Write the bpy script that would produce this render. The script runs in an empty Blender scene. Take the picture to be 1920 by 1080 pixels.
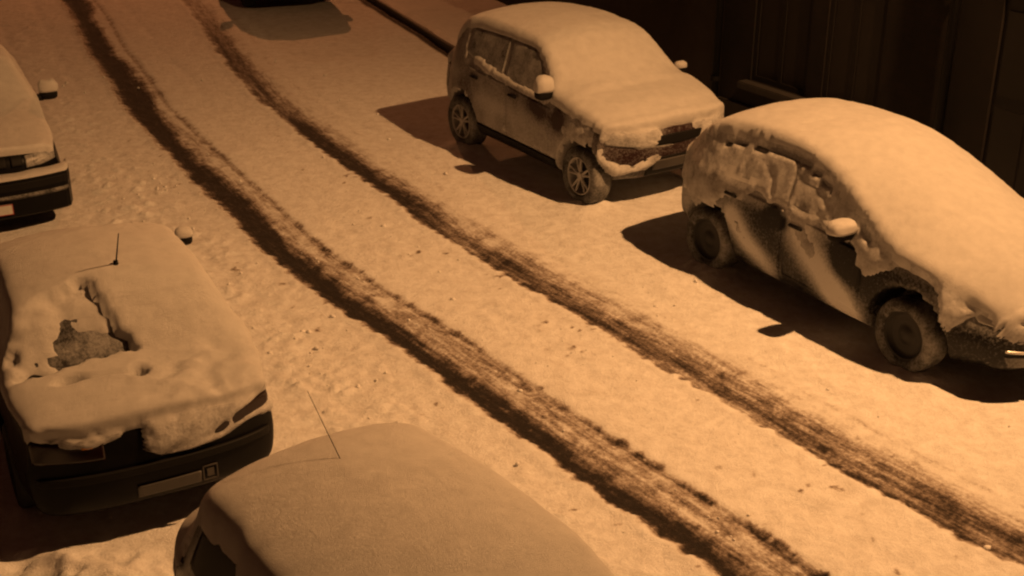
import bpy, bmesh, math, random
import numpy as np
from mathutils import Vector, Matrix
from mathutils.bvhtree import BVHTree

random.seed(4)
SC = bpy.context.scene
COL = SC.collection

# ------------------------------------------------------------------ camera
cam_d = bpy.data.cameras.new('camera')
cam = bpy.data.objects.new('camera', cam_d)
COL.objects.link(cam)
cam.location = (0, 0, 4.9)
cam.rotation_euler = (math.radians(90 - 24), 0, 0)
cam_d.sensor_width = 36
cam_d.lens = 36 * 2400 / 1920
cam_d.clip_end = 600
cam_d.dof.use_dof = True
cam_d.dof.focus_distance = 10.5
cam_d.dof.aperture_fstop = 5.6
SC.camera = cam

# ------------------------------------------------------------------ world: sodium sky glow at night
world = bpy.data.worlds.new('World')
SC.world = world
world.use_nodes = True
wn = world.node_tree.nodes
bg = wn['Background']
bg.inputs['Color'].default_value = (1.0, 0.28, 0.13, 1)
bg.inputs['Strength'].default_value = 0.024

# ------------------------------------------------------------------ exposure
SC.view_settings.view_transform = 'Standard'
SC.view_settings.look = 'None'
SC.view_settings.exposure = 0
SC.view_settings.gamma = 1
SC.cycles.filter_width = 2.2
SC.cycles.max_bounces = 5
SC.cycles.use_denoising = True

LAMP_POS = Vector((6.35, 8.45, 9.6))
LAMP_AIM = Vector((-0.7, 9.8, 0.0))
LAMP_POWER = 6800
FAR_LAMP_POS = Vector((-8.6, 42.0, 8.3))
FAR_LAMP_AIM = Vector((-5.0, 26.0, 0.0))
FAR_LAMP_POWER = 6500
FAR_LAMP_COL = (1.0, 0.33, 0.105)
SPOT_ANGLE = 106
LAMP_COL = (1.0, 0.475, 0.168)

# ------------------------------------------------------------------ noise helpers (numpy)
def _hash(ix, iy, iz, seed):
    h = (ix * 374761393 + iy * 668265263 + iz * 2147483647 + seed * 974634777) & 0xffffffff
    h = ((h ^ (h >> 13)) * 1274126177) & 0xffffffff
    h = ((h ^ (h >> 16)) * 2246822519) & 0xffffffff
    return ((h ^ (h >> 15)) & 0xffff) / 65535.0

def vnoise(x, y, z=0.0, seed=0):
    x = np.asarray(x, float); y = np.asarray(y, float); z = np.asarray(z, float) + np.zeros_like(x)
    x0 = np.floor(x).astype(np.int64); y0 = np.floor(y).astype(np.int64); z0 = np.floor(z).astype(np.int64)
    fx, fy, fz = x - x0, y - y0, z - z0
    fx = fx * fx * (3 - 2 * fx); fy = fy * fy * (3 - 2 * fy); fz = fz * fz * (3 - 2 * fz)
    r = 0
    for dx in (0, 1):
        for dy in (0, 1):
            for dz in (0, 1):
                w = (fx if dx else 1 - fx) * (fy if dy else 1 - fy) * (fz if dz else 1 - fz)
                r = r + w * _hash(x0 + dx, y0 + dy, z0 + dz, seed)
    return r * 2 - 1

def fbm(x, y, z=0.0, octaves=3, seed=0):
    r = 0; a = 1.0; s = 0
    for o in range(octaves):
        k = 2.03 ** o
        r = r + a * vnoise(np.asarray(x) * k + 13.7 * o, np.asarray(y) * k - 7.1 * o, np.asarray(z) * k + 3.3 * o, seed + o)
        s += a; a *= 0.55
    return r / s

def sstep(a, b, x):
    t = np.clip((x - a) / (b - a), 0, 1)
    return t * t * (3 - 2 * t)

def in_poly(x, z, pts):
    ins = np.zeros(x.shape, bool); n = len(pts)
    for i in range(n):
        x1, z1 = pts[i]; x2, z2 = pts[(i + 1) % n]
        c = ((z1 > z) != (z2 > z)) & (x < (x2 - x1) * (z - z1) / ((z2 - z1) if z2 != z1 else 1e-9) + x1)
        ins ^= c
    return ins.astype(float)

# ------------------------------------------------------------------ materials
def new_mat(name):
    m = bpy.data.materials.new(name)
    m.use_nodes = True
    nt = m.node_tree
    return m, nt, nt.nodes['Principled BSDF']

def noise_node(nt, scale, detail=4, rough=0.6, coord='Object', vec=None):
    tc = nt.nodes.new('ShaderNodeTexCoord')
    n = nt.nodes.new('ShaderNodeTexNoise')
    n.inputs['Scale'].default_value = scale
    n.inputs['Detail'].default_value = detail
    n.inputs['Roughness'].default_value = rough
    nt.links.new(vec if vec is not None else tc.outputs[coord], n.inputs['Vector'])
    return n

def ramp(nt, src, p0, p1, c0=(0, 0, 0, 1), c1=(1, 1, 1, 1)):
    r = nt.nodes.new('ShaderNodeValToRGB')
    r.color_ramp.elements[0].position = p0; r.color_ramp.elements[0].color = c0
    r.color_ramp.elements[1].position = p1; r.color_ramp.elements[1].color = c1
    nt.links.new(src, r.inputs['Fac'])
    return r

def add_bump(nt, bsdf, heights, dist=0.01):
    prev = None
    for h, st, d in heights:
        b = nt.nodes.new('ShaderNodeBump')
        b.inputs['Strength'].default_value = st
        b.inputs['Distance'].default_value = d
        nt.links.new(h, b.inputs['Height'])
        if prev is not None:
            nt.links.new(prev.outputs['Normal'], b.inputs['Normal'])
        prev = b
    nt.links.new(prev.outputs['Normal'], bsdf.inputs['Normal'])

def mix_rgb(nt, fac, a, b):
    m = nt.nodes.new('ShaderNodeMix'); m.data_type = 'RGBA'
    if hasattr(fac, 'links') or isinstance(fac, bpy.types.NodeSocket):
        nt.links.new(fac, m.inputs[0])
    else:
        m.inputs[0].default_value = fac
    for v, s in ((a, m.inputs[6]), (b, m.inputs[7])):
        if isinstance(v, bpy.types.NodeSocket): nt.links.new(v, s)
        else: s.default_value = v
    return m.outputs[2]

def snow_mat():
    m, nt, b = new_mat('snow')
    n1 = noise_node(nt, 110, 5, 0.85)
    n2 = noise_node(nt, 9, 3, 0.6)
    c = ramp(nt, n2.outputs['Fac'], 0.3, 0.7, (0.57, 0.56, 0.55, 1), (0.65, 0.64, 0.63, 1))
    nt.links.new(c.outputs['Color'], b.inputs['Base Color'])
    b.inputs['Roughness'].default_value = 0.65
    b.inputs['Specular IOR Level'].default_value = 0.25
    add_bump(nt, b, [(n2.outputs['Fac'], 0.22, 0.03), (n1.outputs['Fac'], 0.8, 0.015)])
    return m

def paint_mat(name, col, dust=0.0, rough=0.3, dscale=45, metallic=0.0):
    m, nt, b = new_mat(name)
    n = noise_node(nt, dscale, 6, 0.8)
    n2 = noise_node(nt, 4.5, 3, 0.6)
    ad = nt.nodes.new('ShaderNodeMath'); ad.operation = 'ADD'
    nt.links.new(n.outputs['Fac'], ad.inputs[0]); nt.links.new(n2.outputs['Fac'], ad.inputs[1])
    mx = nt.nodes.new('ShaderNodeMath'); mx.operation = 'MULTIPLY'; mx.inputs[1].default_value = 0.5
    nt.links.new(ad.outputs[0], mx.inputs[0])
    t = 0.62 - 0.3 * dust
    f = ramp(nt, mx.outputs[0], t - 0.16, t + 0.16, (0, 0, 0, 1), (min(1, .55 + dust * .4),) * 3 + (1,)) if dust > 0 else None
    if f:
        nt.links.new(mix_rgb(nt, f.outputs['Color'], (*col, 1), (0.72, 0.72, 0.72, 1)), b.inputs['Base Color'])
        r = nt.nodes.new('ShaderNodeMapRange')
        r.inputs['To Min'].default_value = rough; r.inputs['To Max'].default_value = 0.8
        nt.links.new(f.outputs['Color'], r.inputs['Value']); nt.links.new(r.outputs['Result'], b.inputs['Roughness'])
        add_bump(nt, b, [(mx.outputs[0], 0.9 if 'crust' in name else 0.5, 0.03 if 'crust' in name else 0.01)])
    else:
        b.inputs['Base Color'].default_value = (*col, 1); b.inputs['Roughness'].default_value = rough
        v = ramp(nt, n2.outputs['Fac'], 0.3, 0.7, (*[c * .85 for c in col], 1), (*[min(1, c * 1.15) for c in col], 1))
        nt.links.new(v.outputs['Color'], b.inputs['Base Color'])
    b.inputs['Metallic'].default_value = metallic
    return m

def dusty_paint(name, col, rough=0.35, scale=40):
    m, nt, b = new_mat(name)
    at = nt.nodes.new('ShaderNodeAttribute'); at.attribute_name = 'dust'
    n = noise_node(nt, scale, 5, 0.75)
    ma = nt.nodes.new('ShaderNodeMath'); ma.operation = 'MULTIPLY_ADD'; ma.inputs[1].default_value = 0.9
    sb = nt.nodes.new('ShaderNodeMath'); sb.operation = 'SUBTRACT'; sb.inputs[1].default_value = 0.5
    nt.links.new(n.outputs['Fac'], sb.inputs[0]); nt.links.new(sb.outputs[0], ma.inputs[0]); nt.links.new(at.outputs['Fac'], ma.inputs[2])
    f = ramp(nt, ma.outputs[0], 0.08, 0.95)
    nt.links.new(mix_rgb(nt, f.outputs['Color'], (*col, 1), (0.70, 0.70, 0.70, 1)), b.inputs['Base Color'])
    r = nt.nodes.new('ShaderNodeMapRange'); r.inputs['To Min'].default_value = rough; r.inputs['To Max'].default_value = 0.85
    nt.links.new(f.outputs['Color'], r.inputs['Value']); nt.links.new(r.outputs['Result'], b.inputs['Roughness'])
    b.inputs['Specular IOR Level'].default_value = 0.25
    add_bump(nt, b, [(ma.outputs[0], 0.4, 0.01)])
    return m

def dust(o, fn):
    me = o.data
    co = np.zeros(len(me.vertices) * 3); me.vertices.foreach_get('co', co); co = co.reshape(-1, 3)
    a = me.attributes.new('dust', 'FLOAT', 'POINT'); a.data.foreach_set('value', np.clip(fn(co[:, 0], co[:, 1], co[:, 2]), 0, 1))
    return o

M = {}
M['dusty_maroon'] = dusty_paint('dusty_maroon_paint', (0.03, 0.014, 0.014))
M['dusty_black'] = dusty_paint('dusty_black_paint', (0.006, 0.006, 0.0065))
M['snow'] = snow_mat()
M['clod'] = paint_mat('clod_snow', (0.74, 0.73, 0.72), 0.0, 0.8)
M['glass'] = paint_mat('dark_glass', (0.004, 0.004, 0.0045), 0.0, 0.2)
M['glass'].node_tree.nodes['Principled BSDF'].inputs['Specular IOR Level'].default_value = 0.07
M['house_glass'] = paint_mat('sooty_pane', (0.012, 0.0085, 0.007), 0.0, 0.6)
M['frosted'] = paint_mat('frosted_glass', (0.02, 0.02, 0.021), 0.42, 0.2, 38)
M['frost_dark'] = paint_mat('dark_frosted_glass', (0.012, 0.011, 0.011), 0.16, 0.3, 50)
M['frost_light'] = paint_mat('lightly_frosted_glass', (0.02, 0.02, 0.021), 0.30, 0.2, 60)
M['trim'] = paint_mat('black_trim', (0.009, 0.0085, 0.0085), 0.0, 0.6)
M['trim'].node_tree.nodes['Principled BSDF'].inputs['Specular IOR Level'].default_value = 0.15
M['dark_trim'] = paint_mat('dusted_trim', (0.02, 0.019, 0.019), 0.12, 0.6)
M['rubber'] = paint_mat('snow_dusted_tyre', (0.02, 0.02, 0.02), 0.10, 0.8, 45)
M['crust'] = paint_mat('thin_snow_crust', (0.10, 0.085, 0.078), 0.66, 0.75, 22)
M['rubber_clean'] = paint_mat('tyre_rubber', (0.02, 0.02, 0.02), 0.0, 0.8)
M['alloy'] = paint_mat('alloy', (0.30, 0.29, 0.28), 0.2, 0.45)
M['steel_dark'] = paint_mat('dark_wheel', (0.007, 0.007, 0.007), 0.0, 0.6)
M['chrome'] = paint_mat('bright_trim', (0.55, 0.54, 0.52), 0.0, 0.25, metallic=0.8)
M['lens_red'] = paint_mat('red_lens', (0.010, 0.0015, 0.0015), 0.0, 0.2)
M['lens_amber'] = paint_mat('amber_lens', (0.6, 0.22, 0.03), 0.0, 0.15)
M['lens_clear'] = paint_mat('clear_lens', (0.35, 0.35, 0.34), 0.25, 0.2)
M['plate'] = paint_mat('plate_white', (0.55, 0.55, 0.53), 0.0, 0.4)
M['plate_shaded'] = paint_mat('plate_shaded', (0.06, 0.055, 0.052), 0.0, 0.5)  # white plate darkened, shade put into its colour
M['plate_red'] = paint_mat('plate_red', (0.35, 0.03, 0.03), 0.0, 0.5)
M['paint_maroon'] = paint_mat('maroon_paint', (0.05, 0.022, 0.022), 0.33, 0.4, 90)
M['paint_dark'] = paint_mat('dark_paint', (0.018, 0.018, 0.02), 0.16, 0.25, 40)
M['paint_black'] = paint_mat('black_paint', (0.006, 0.006, 0.0065), 0.0, 0.35)
M['paint_black'].node_tree.nodes['Principled BSDF'].inputs['Specular IOR Level'].default_value = 0.1
M['paint_grey'] = paint_mat('grey_paint', (0.05, 0.05, 0.052), 0.22, 0.3, 40)
M['paint_red_clean'] = paint_mat('maroon_paint_bare', (0.07, 0.022, 0.024), 0.05, 0.3)
M['frame_black'] = paint_mat('black_frame', (0.008, 0.006, 0.005), 0.0, 0.8)
M['kerb'] = paint_mat('wet_kerb_stone', (0.03, 0.028, 0.027), 0.0, 0.5)
M['concrete'] = paint_mat('concrete', (0.2, 0.19, 0.18), 0.0, 0.8)
M['lamp_metal'] = paint_mat('lamp_metal', (0.12, 0.12, 0.12), 0.0, 0.5, metallic=0.5)
M['wood_dark'] = paint_mat('dark_door_wood', (0.006, 0.0045, 0.004), 0.0, 0.55)
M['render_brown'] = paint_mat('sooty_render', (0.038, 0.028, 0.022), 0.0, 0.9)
M['stone_dark'] = paint_mat('dark_stone', (0.035, 0.031, 0.029), 0.0, 0.8)

def brick_mat(name, c1, c2, mortar):
    m, nt, b = new_mat(name)
    tc = nt.nodes.new('ShaderNodeTexCoord')
    sep = nt.nodes.new('ShaderNodeSeparateXYZ'); nt.links.new(tc.outputs['Object'], sep.inputs[0])
    cmb = nt.nodes.new('ShaderNodeCombineXYZ')
    nt.links.new(sep.outputs['X'], cmb.inputs['X']); nt.links.new(sep.outputs['Z'], cmb.inputs['Y'])
    br = nt.nodes.new('ShaderNodeTexBrick')
    br.inputs['Scale'].default_value = 1.0
    br.inputs['Brick Width'].default_value = 0.22; br.inputs['Row Height'].default_value = 0.075
    br.inputs['Mortar Size'].default_value = 0.006
    br.inputs['Color1'].default_value = (*c1, 1); br.inputs['Color2'].default_value = (*c2, 1)
    br.inputs['Mortar'].default_value = (*mortar, 1)
    nt.links.new(cmb.outputs[0], br.inputs['Vector'])
    n = noise_node(nt, 1.3, 4, 0.6)
    r = ramp(nt, n.outputs['Fac'], 0.35, 0.7, (0.35, 0.35, 0.35, 1), (1, 1, 1, 1))
    mm = nt.nodes.new('ShaderNodeMix'); mm.data_type = 'RGBA'; mm.blend_type = 'MULTIPLY'; mm.inputs[0].default_value = 1
    nt.links.new(br.outputs['Color'], mm.inputs[6]); nt.links.new(r.outputs['Color'], mm.inputs[7])
    nt.links.new(mm.outputs[2], b.inputs['Base Color'])
    b.inputs['Roughness'].default_value = 0.9
    add_bump(nt, b, [(br.outputs['Fac'], -0.4, 0.01)])
    return m
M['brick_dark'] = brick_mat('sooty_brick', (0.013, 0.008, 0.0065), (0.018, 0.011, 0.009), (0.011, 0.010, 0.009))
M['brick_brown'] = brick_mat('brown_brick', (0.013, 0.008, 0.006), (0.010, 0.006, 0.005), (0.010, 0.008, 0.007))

# ------------------------------------------------------------------ object helpers
def link_mesh(name, verts, faces, mat, parent=None, smooth=True):
    me = bpy.data.meshes.new(name)
    me.from_pydata([tuple(v) for v in verts], [], faces)
    me.update()
    if smooth:
        me.polygons.foreach_set('use_smooth', [True] * len(me.polygons))
    if mat is not None:
        me.materials.append(mat)
    o = bpy.data.objects.new(name, me)
    COL.objects.link(o)
    if parent is not None:
        o.parent = parent
    return o

def link_bm(name, bm, mat, parent=None, smooth=False):
    bmesh.ops.recalc_face_normals(bm, faces=bm.faces)
    me = bpy.data.meshes.new(name)
    bm.to_mesh(me); bm.free()
    if smooth:
        me.polygons.foreach_set('use_smooth', [True] * len(me.polygons))
    me.materials.append(mat)
    o = bpy.data.objects.new(name, me)
    COL.objects.link(o)
    if parent is not None:
        o.parent = parent
    return o

def tag(o, label, cat, group=None):
    o['label'] = label; o['category'] = cat
    if group: o['group'] = group
    return o

def struct(o):
    o['kind'] = 'structure'
    return o

def thing(name, label, cat, mtx=None, group=None):
    o = bpy.data.objects.new(name, None)
    COL.objects.link(o)
    o.empty_display_size = 0.3
    if mtx is not None:
        o.matrix_world = mtx
    return tag(o, label, cat, group)

def part_empty(name, parent, loc=(0, 0, 0)):
    o = bpy.data.objects.new(name, None)
    COL.objects.link(o)
    o.parent = parent; o.location = loc
    return o

def bm_box(bm, c, s, rot=None, bevel=0.0):
    r = bmesh.ops.create_cube(bm, size=1)
    vs = r['verts']
    mt = Matrix.Translation(Vector(c)) @ (rot.to_4x4() if rot else Matrix.Identity(4)) @ Matrix.Diagonal((*s, 1))
    bmesh.ops.transform(bm, matrix=mt, verts=vs)
    if bevel > 0:
        es = list({e for v in vs for e in v.link_edges})
        bmesh.ops.bevel(bm, geom=es, offset=bevel, segments=2, affect='EDGES')

def bm_tube(bm, p0, p1, r0, r1=None, seg=12):
    r1 = r0 if r1 is None else r1
    p0 = Vector(p0); p1 = Vector(p1); d = p1 - p0
    q = Vector((0, 0, 1)).rotation_difference(d.normalized())
    mt = Matrix.Translation((p0 + p1) / 2) @ q.to_matrix().to_4x4()
    bmesh.ops.create_cone(bm, cap_ends=True, segments=seg, radius1=r0, radius2=r1, depth=d.length, matrix=mt)

def grid_faces(n, m, wrap=False):
    f = []
    for i in range(n - 1):
        for j in range(m if wrap else m - 1):
            k = (j + 1) % m
            f.append((i * m + j, (i + 1) * m + j, (i + 1) * m + k, i * m + k))
    return f

# ------------------------------------------------------------------ road: tyre tracks, ruts and a painted shadow patch (ground metres)
TRACK_L = [(-11.6,30.3),(-10.0,27.6),(-8.52,24.48),(-7.51,22.17),(-6.74,20.24),(-5.93,18.59),(-5.34,17.16),(-4.68,15.92),(-4.11,14.83),(-3.57,13.86),(-3.06,12.99),(-2.69,12.22),(-2.24,11.52),(-1.91,11.01),(-1.57,10.6),(-1.19,10.09),(-0.9,9.67),(-0.51,9.06),(-0.16,8.59),(0.12,8.19),(0.4,7.79),(0.66,7.41),(0.9,7.1),(1.1,6.82),(1.27,6.58),(1.9,5.7),(2.6,4.8),(3.6,3.4),(5.0,1.2)]
TRACK_R = [(-9.0,30.4),(-7.6,27.3),(-6.29,24.48),(-5.24,21.75),(-4.61,20.06),(-4.03,18.59),(-3.39,17.16),(-2.86,16.15),(-2.39,15.25),(-2.05,14.65),(-1.48,13.68),(-0.88,12.6),(-0.6,12.1),(-0.21,11.52),(0.15,10.98),(0.53,10.47),(0.83,9.98),(1.14,9.53),(1.38,9.18),(1.63,8.8),(1.9,8.42),(2.14,8.04),(2.4,7.68),(2.68,7.3),(2.9,7.02),(3.06,6.8),(3.22,6.6),(3.9,5.7),(5.2,3.8),(6.6,1.6)]

def smooth_poly(pts, n=400, sig=4):
    p = np.array(pts, float)
    s = np.r_[0, np.cumsum(np.linalg.norm(np.diff(p, axis=0), axis=1))]
    t = np.linspace(0, s[-1], n)
    q = np.c_[np.interp(t, s, p[:, 0]), np.interp(t, s, p[:, 1])]
    k = np.exp(-0.5 * (np.arange(-12, 13) / sig) ** 2); k /= k.sum()
    for c in range(2):
        e = np.r_[2 * q[0, c] - q[12:0:-1, c], q[:, c], 2 * q[-1, c] - q[-2:-14:-1, c]]
        q[:, c] = np.convolve(e, k, 'valid')
    return q

def poly_coords(X, Y, pts):
    """signed distance to the right of a polyline walked towards -y, and arc length"""
    q = smooth_poly(pts, 160, 3)
    best = np.full(X.shape, 1e9); sd = np.zeros_like(X); sl = np.zeros_like(X)
    acc = 0.0
    for a, b in zip(q[:-1], q[1:]):
        d = b - a; L = np.hypot(*d)
        t = np.clip(((X - a[0]) * d[0] + (Y - a[1]) * d[1]) / L ** 2, 0, 1)
        px = X - a[0] - t * d[0]; py = Y - a[1] - t * d[1]
        dd = np.hypot(px, py)
        side = np.sign((d[0] * py - d[1] * px))     # + on the left of travel
        up = dd < best
        best[up] = dd[up]; sd[up] = (side * dd)[up]; sl[up] = (acc + t * L)[up]
        acc += L
    return sd, sl      # travel is towards the camera: left of travel = right in the photograph

KERB = [(-9.5,44),(-6.6,34.5),(-4.75,29.5),(-2.74,24.48),(-0.98,20.24),(0.64,16.94),(2.69,13.75),(3.35,12.7),(5.25,9.75),(7.7,6.4),(11.2,2.0),(16,-4)]

def build_ground():
    xs = np.arange(-9.2, 8.6, 0.032)
    ys = [3.6]
    while ys[-1] < 27.5:
        ys.append(ys[-1] + 0.021 + 0.0019 * max(0, ys[-1] - 5))
    ys = np.array(ys)
    xs = np.r_[[-200, -90, -45, -28, -18, -13, -10.6, -9.6], xs, [9.2, 10.5, 13, 18, 28, 45, 90, 200]]
    ys = np.r_[[-200, -90, -40, -18, -8, -2, 1.5, 3.0], ys, [28.5, 30.5, 34, 40, 52, 80, 140, 250]]
    X, Y = np.meshgrid(xs, ys)
    inside = sstep(-9.6, -9.0, X) * (1 - sstep(8.4, 8.9, X)) * sstep(3.2, 3.8, Y) * (1 - sstep(27, 28, Y))
    dl, sl = poly_coords(X, Y, TRACK_L)
    dr, sr = poly_coords(X, Y, TRACK_R)
    far = np.clip((Y - 7) / 13, 0, 1)
    wob = 0.035 * fbm(sl * 2.2, dl * 0, 0, 3, 5) + 0.032 * vnoise(sl * 13, dl * 9, 0, 6) + 0.02 * vnoise(sl * 30, dl * 22, 0, 7)
    wobr = 0.045 * fbm(sr * 2.2, dr * 0, 0, 3, 9) + 0.035 * vnoise(sr * 13, dr * 9, 0, 10) + 0.02 * vnoise(sr * 30, dr * 22, 0, 12)
    # left track : dark core, brown churned band, thin dark second edge
    core_w = 0.18 + 0.20 * far
    e_l = dl + wob
    core_w = core_w * (0.85 + 0.3 * fbm(sl * .7, sl * 0, 0, 2, 19))
    core = sstep(-0.07 - .09 * far, 0.10 + .05 * far, e_l) * (1 - sstep(core_w - 0.10, core_w + 0.16 - .04 * far, e_l))
    band = sstep(0.0, 0.06, e_l) * (1 - sstep(0.50, 0.58, e_l + wob))
    line = np.exp(-((e_l - 0.545 - 0.5 * wob) / 0.033) ** 2)
    st_l = fbm(sl * 1.4, dl * 22, 0, 3, 21)
    lump_l = fbm(sl * 9, dl * 13, 0, 3, 31)
    slush = core * (0.98 + 0.3 * st_l) + band * (1 - .72 * far) * (0.52 + 0.45 * np.clip(st_l, -.5, 1) + 0.35 * lump_l) * 0.75 + line * (1 - .45 * far) * (0.50 + 0.28 * lump_l)
    # right track : narrower, browner
    e_r = dr + wobr
    core_r = sstep(-0.03 - .08 * far, 0.08, e_r) * (1 - sstep(0.10 + 0.08 * far, 0.36 + 0.04 * far, e_r))
    band_r = sstep(-0.04, 0.08, e_r) * (1 - sstep(0.34, 0.66, e_r))
    st_r = fbm(sr * 1.1, dr * 20, 0, 3, 41)
    lump_r = fbm(sr * 8, dr * 11, 0, 3, 51)
    patchy = 0.48 + 0.42 * fbm(sr * 0.55, dr * 0, 0, 2, 61)
    patchy = (patchy + .22 * far) * (1 - 0.55 * sstep(17, 23, Y))
    slush += core_r * patchy * (0.95 + 0.4 * st_r) + band_r * (1 - .6 * far) * (0.44 + 0.4 * st_r + 0.25 * lump_r) * 0.9
    l2 = np.exp(-((e_r - 0.66 - 0.06 * fbm(sr * .6, sr * 0, 0, 2, 8)) / 0.05) ** 2)
    l3 = np.exp(-((e_r - 0.92) / 0.04) ** 2)
    slush += l2 * (0.14 + 0.25 * np.clip(lump_r + st_r, 0, 1)) * 0.8 + l3 * 0.14 * np.clip(0.3 + st_r, 0, 1)
    # slightly sunken snow before the far parked car, part of its shadow painted in
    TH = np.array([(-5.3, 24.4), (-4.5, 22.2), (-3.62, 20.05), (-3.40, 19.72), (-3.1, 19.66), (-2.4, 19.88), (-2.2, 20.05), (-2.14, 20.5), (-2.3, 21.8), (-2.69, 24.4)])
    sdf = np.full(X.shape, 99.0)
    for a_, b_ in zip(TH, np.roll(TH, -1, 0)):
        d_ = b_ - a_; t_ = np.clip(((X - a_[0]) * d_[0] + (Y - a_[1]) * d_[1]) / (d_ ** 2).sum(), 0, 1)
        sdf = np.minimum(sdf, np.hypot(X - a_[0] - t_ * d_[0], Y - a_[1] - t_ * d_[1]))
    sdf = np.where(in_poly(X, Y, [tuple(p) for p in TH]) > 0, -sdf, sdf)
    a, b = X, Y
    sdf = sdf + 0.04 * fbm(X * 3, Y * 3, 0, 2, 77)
    thin_shade = 1 - sstep(-0.16, 0.06, sdf)
    slush += thin_shade * (0.10 + 0.05 * fbm(a * 1.2, b * 7, 0, 3, 78))
    # gutter melt along the right kerb
    dk, sk = poly_coords(X, Y, KERB)
    gut = np.exp(-((dk + 0.07) / 0.07) ** 2) * sstep(17, 18.5, Y)
    slush += gut * 1.1
    # dirt specks beside the tracks
    spk = vnoise(X * 17, Y * 17, 0, 91) + 0.6 * vnoise(X * 7, Y * 7, 0, 92)
    near_tr = np.exp(-np.minimum(np.abs(dl + 0.15), np.abs(dr + .2)) / 0.5)
    slush += np.clip((spk - 0.92) * 2.2, 0, 1) * near_tr * 0.9 * (1 - sstep(13, 20, Y))
    slush *= inside
    slush = np.clip(slush, 0, 1)
    # --- relief
    Z = 0.03 * fbm(X * .6, Y * .6, 0, 3, 1) + 0.008 * fbm(X * 4, Y * 4, 0, 3, 2)
    strip = np.exp(-((dl + 0.75) / 0.75) ** 2) + np.exp(-((dl - 1.05) / 0.42) ** 2) * 0.75 + np.exp(-((dr - 0.85) / 0.55) ** 2) * 0.5
    cl = fbm(X * 11, Y * 11, 0, 3, 3)
    cl2 = vnoise(X * 21, Y * 21, 0, 13)
    patch = sstep(-0.25, 0.35, fbm(X * 1.7, Y * 1.7, 0, 2, 14))
    Z += strip * (0.030 * np.clip(cl, -0.4, 1) + 0.034 * np.clip(cl2 - 0.3, 0, 1)) * 0.75 * (0.3 + 0.7 * patch) * (1 - 0.8 * sstep(10, 18, Y))
    # clods thrown out to the left of the left track
    clod = np.clip(vnoise(X * 14, Y * 14, 0, 15) - 0.55, 0, 1) * np.exp(-((dl + 0.85) / 0.55) ** 2)
    Z += 0.13 * clod * (1 - .6 * sstep(13, 18, Y))
    # ruts
    rut_l = sstep(-0.03, 0.05, e_l) * (1 - sstep(0.50, 0.60, e_l))
    rut_r = sstep(-0.03, 0.06, e_r) * (1 - sstep(0.30, 0.48, e_r))
    Z += -0.012 * core - 0.014 * rut_l * (1 + .6 * lump_l) - 0.008 * core_r - 0.012 * rut_r * (1 + .6 * lump_r) - 0.012 * line
    Z += 0.014 * np.exp(-((e_l + 0.06) / 0.05) ** 2) * (1 + lump_l) + 0.012 * np.exp(-((e_r + 0.06) / 0.05) ** 2) * (1 + lump_r)
    Z -= 0.02 * thin_shade + 0.03 * gut
    # older filled ruts and drifts along the parked cars
    for d0, w_, a_ in ((-1.25, .10, .016), (-0.55, .09, .014), (1.0, .08, .012)):
        Z -= a_ * np.exp(-((dl - d0 - .12 * fbm(sl * .5, sl * 0, 0, 2, 33)) / w_) ** 2) * (0.5 + 0.5 * fbm(sl * 2, dl * 4, 0, 2, 34))
    for d0, w_, a_ in ((0.85, .09, .014), (1.25, .10, .012)):
        Z -= a_ * np.exp(-((dr - d0 - .12 * fbm(sr * .5, sr * 0, 0, 2, 35)) / w_) ** 2) * (0.5 + 0.5 * fbm(sr * 2, dr * 4, 0, 2, 36))
    for wx, wy in ((-.55, 15.35), (.87, 13.26), (1.95, 11.4), (3.36, 9.25)):
        dd = np.hypot(X - wx, Y - wy)
        Z += 0.075 * np.exp(-(dd / .26) ** 2) * (1 + .5 * fbm(X * 9, Y * 9, 0, 2, 37))
    # trampled snow at the near left corner
    tr = np.exp(-((((X + 2.65) / 0.75) ** 2 + ((Y - 6.35) / 0.45) ** 2) ** 1.5))
    Z += tr * (0.20 * fbm(X * 4.2, Y * 4.2, 0, 4, 16) + .07 + .05 * np.clip(cl, -.3, 1))
    Z *= inside
    me = bpy.data.meshes.new('snowy_road')
    n, m = X.shape
    V = np.stack([X, Y, Z], -1).reshape(-1, 3)
    idx = np.arange(n * m).reshape(n, m)
    F = np.stack([idx[:-1, :-1], idx[:-1, 1:], idx[1:, 1:], idx[1:, :-1]], -1).reshape(-1, 4)
    me.vertices.add(len(V)); me.vertices.foreach_set('co', V.ravel())
    me.loops.add(F.size); me.loops.foreach_set('vertex_index', F.ravel())
    me.polygons.add(len(F)); me.polygons.foreach_set('loop_start', np.arange(0, F.size, 4))
    me.polygons.foreach_set('loop_total', np.full(len(F), 4))
    me.update(calc_edges=True)
    me.polygons.foreach_set('use_smooth', np.ones(len(F), bool))
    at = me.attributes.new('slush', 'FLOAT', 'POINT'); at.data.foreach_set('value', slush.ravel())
    sd2 = np.where(np.abs(dl - .2) < np.abs(dr - .2), dl, dr + 3); sl2 = np.where(np.abs(dl - .2) < np.abs(dr - .2), sl, sr)
    ag = me.attributes.new('grain', 'FLOAT', 'POINT'); ag.data.foreach_set('value', (1 - thin_shade * 0.9).ravel())
    av = me.attributes.new('along', 'FLOAT_VECTOR', 'POINT')
    av.data.foreach_set('vector', np.stack([sl2 * 4.0, sd2 * 26, sd2 * 0], -1).ravel())
    # material
    # loose clods of snow thrown up by passing wheels
    rng = np.random.default_rng(11)
    n_try = 26000
    px = rng.uniform(-7.5, 5.5, n_try); py = rng.uniform(5.0, 20.0, n_try)
    a1, _s = poly_coords(px, py, TRACK_L); a2, _s = poly_coords(px, py, TRACK_R)
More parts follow.
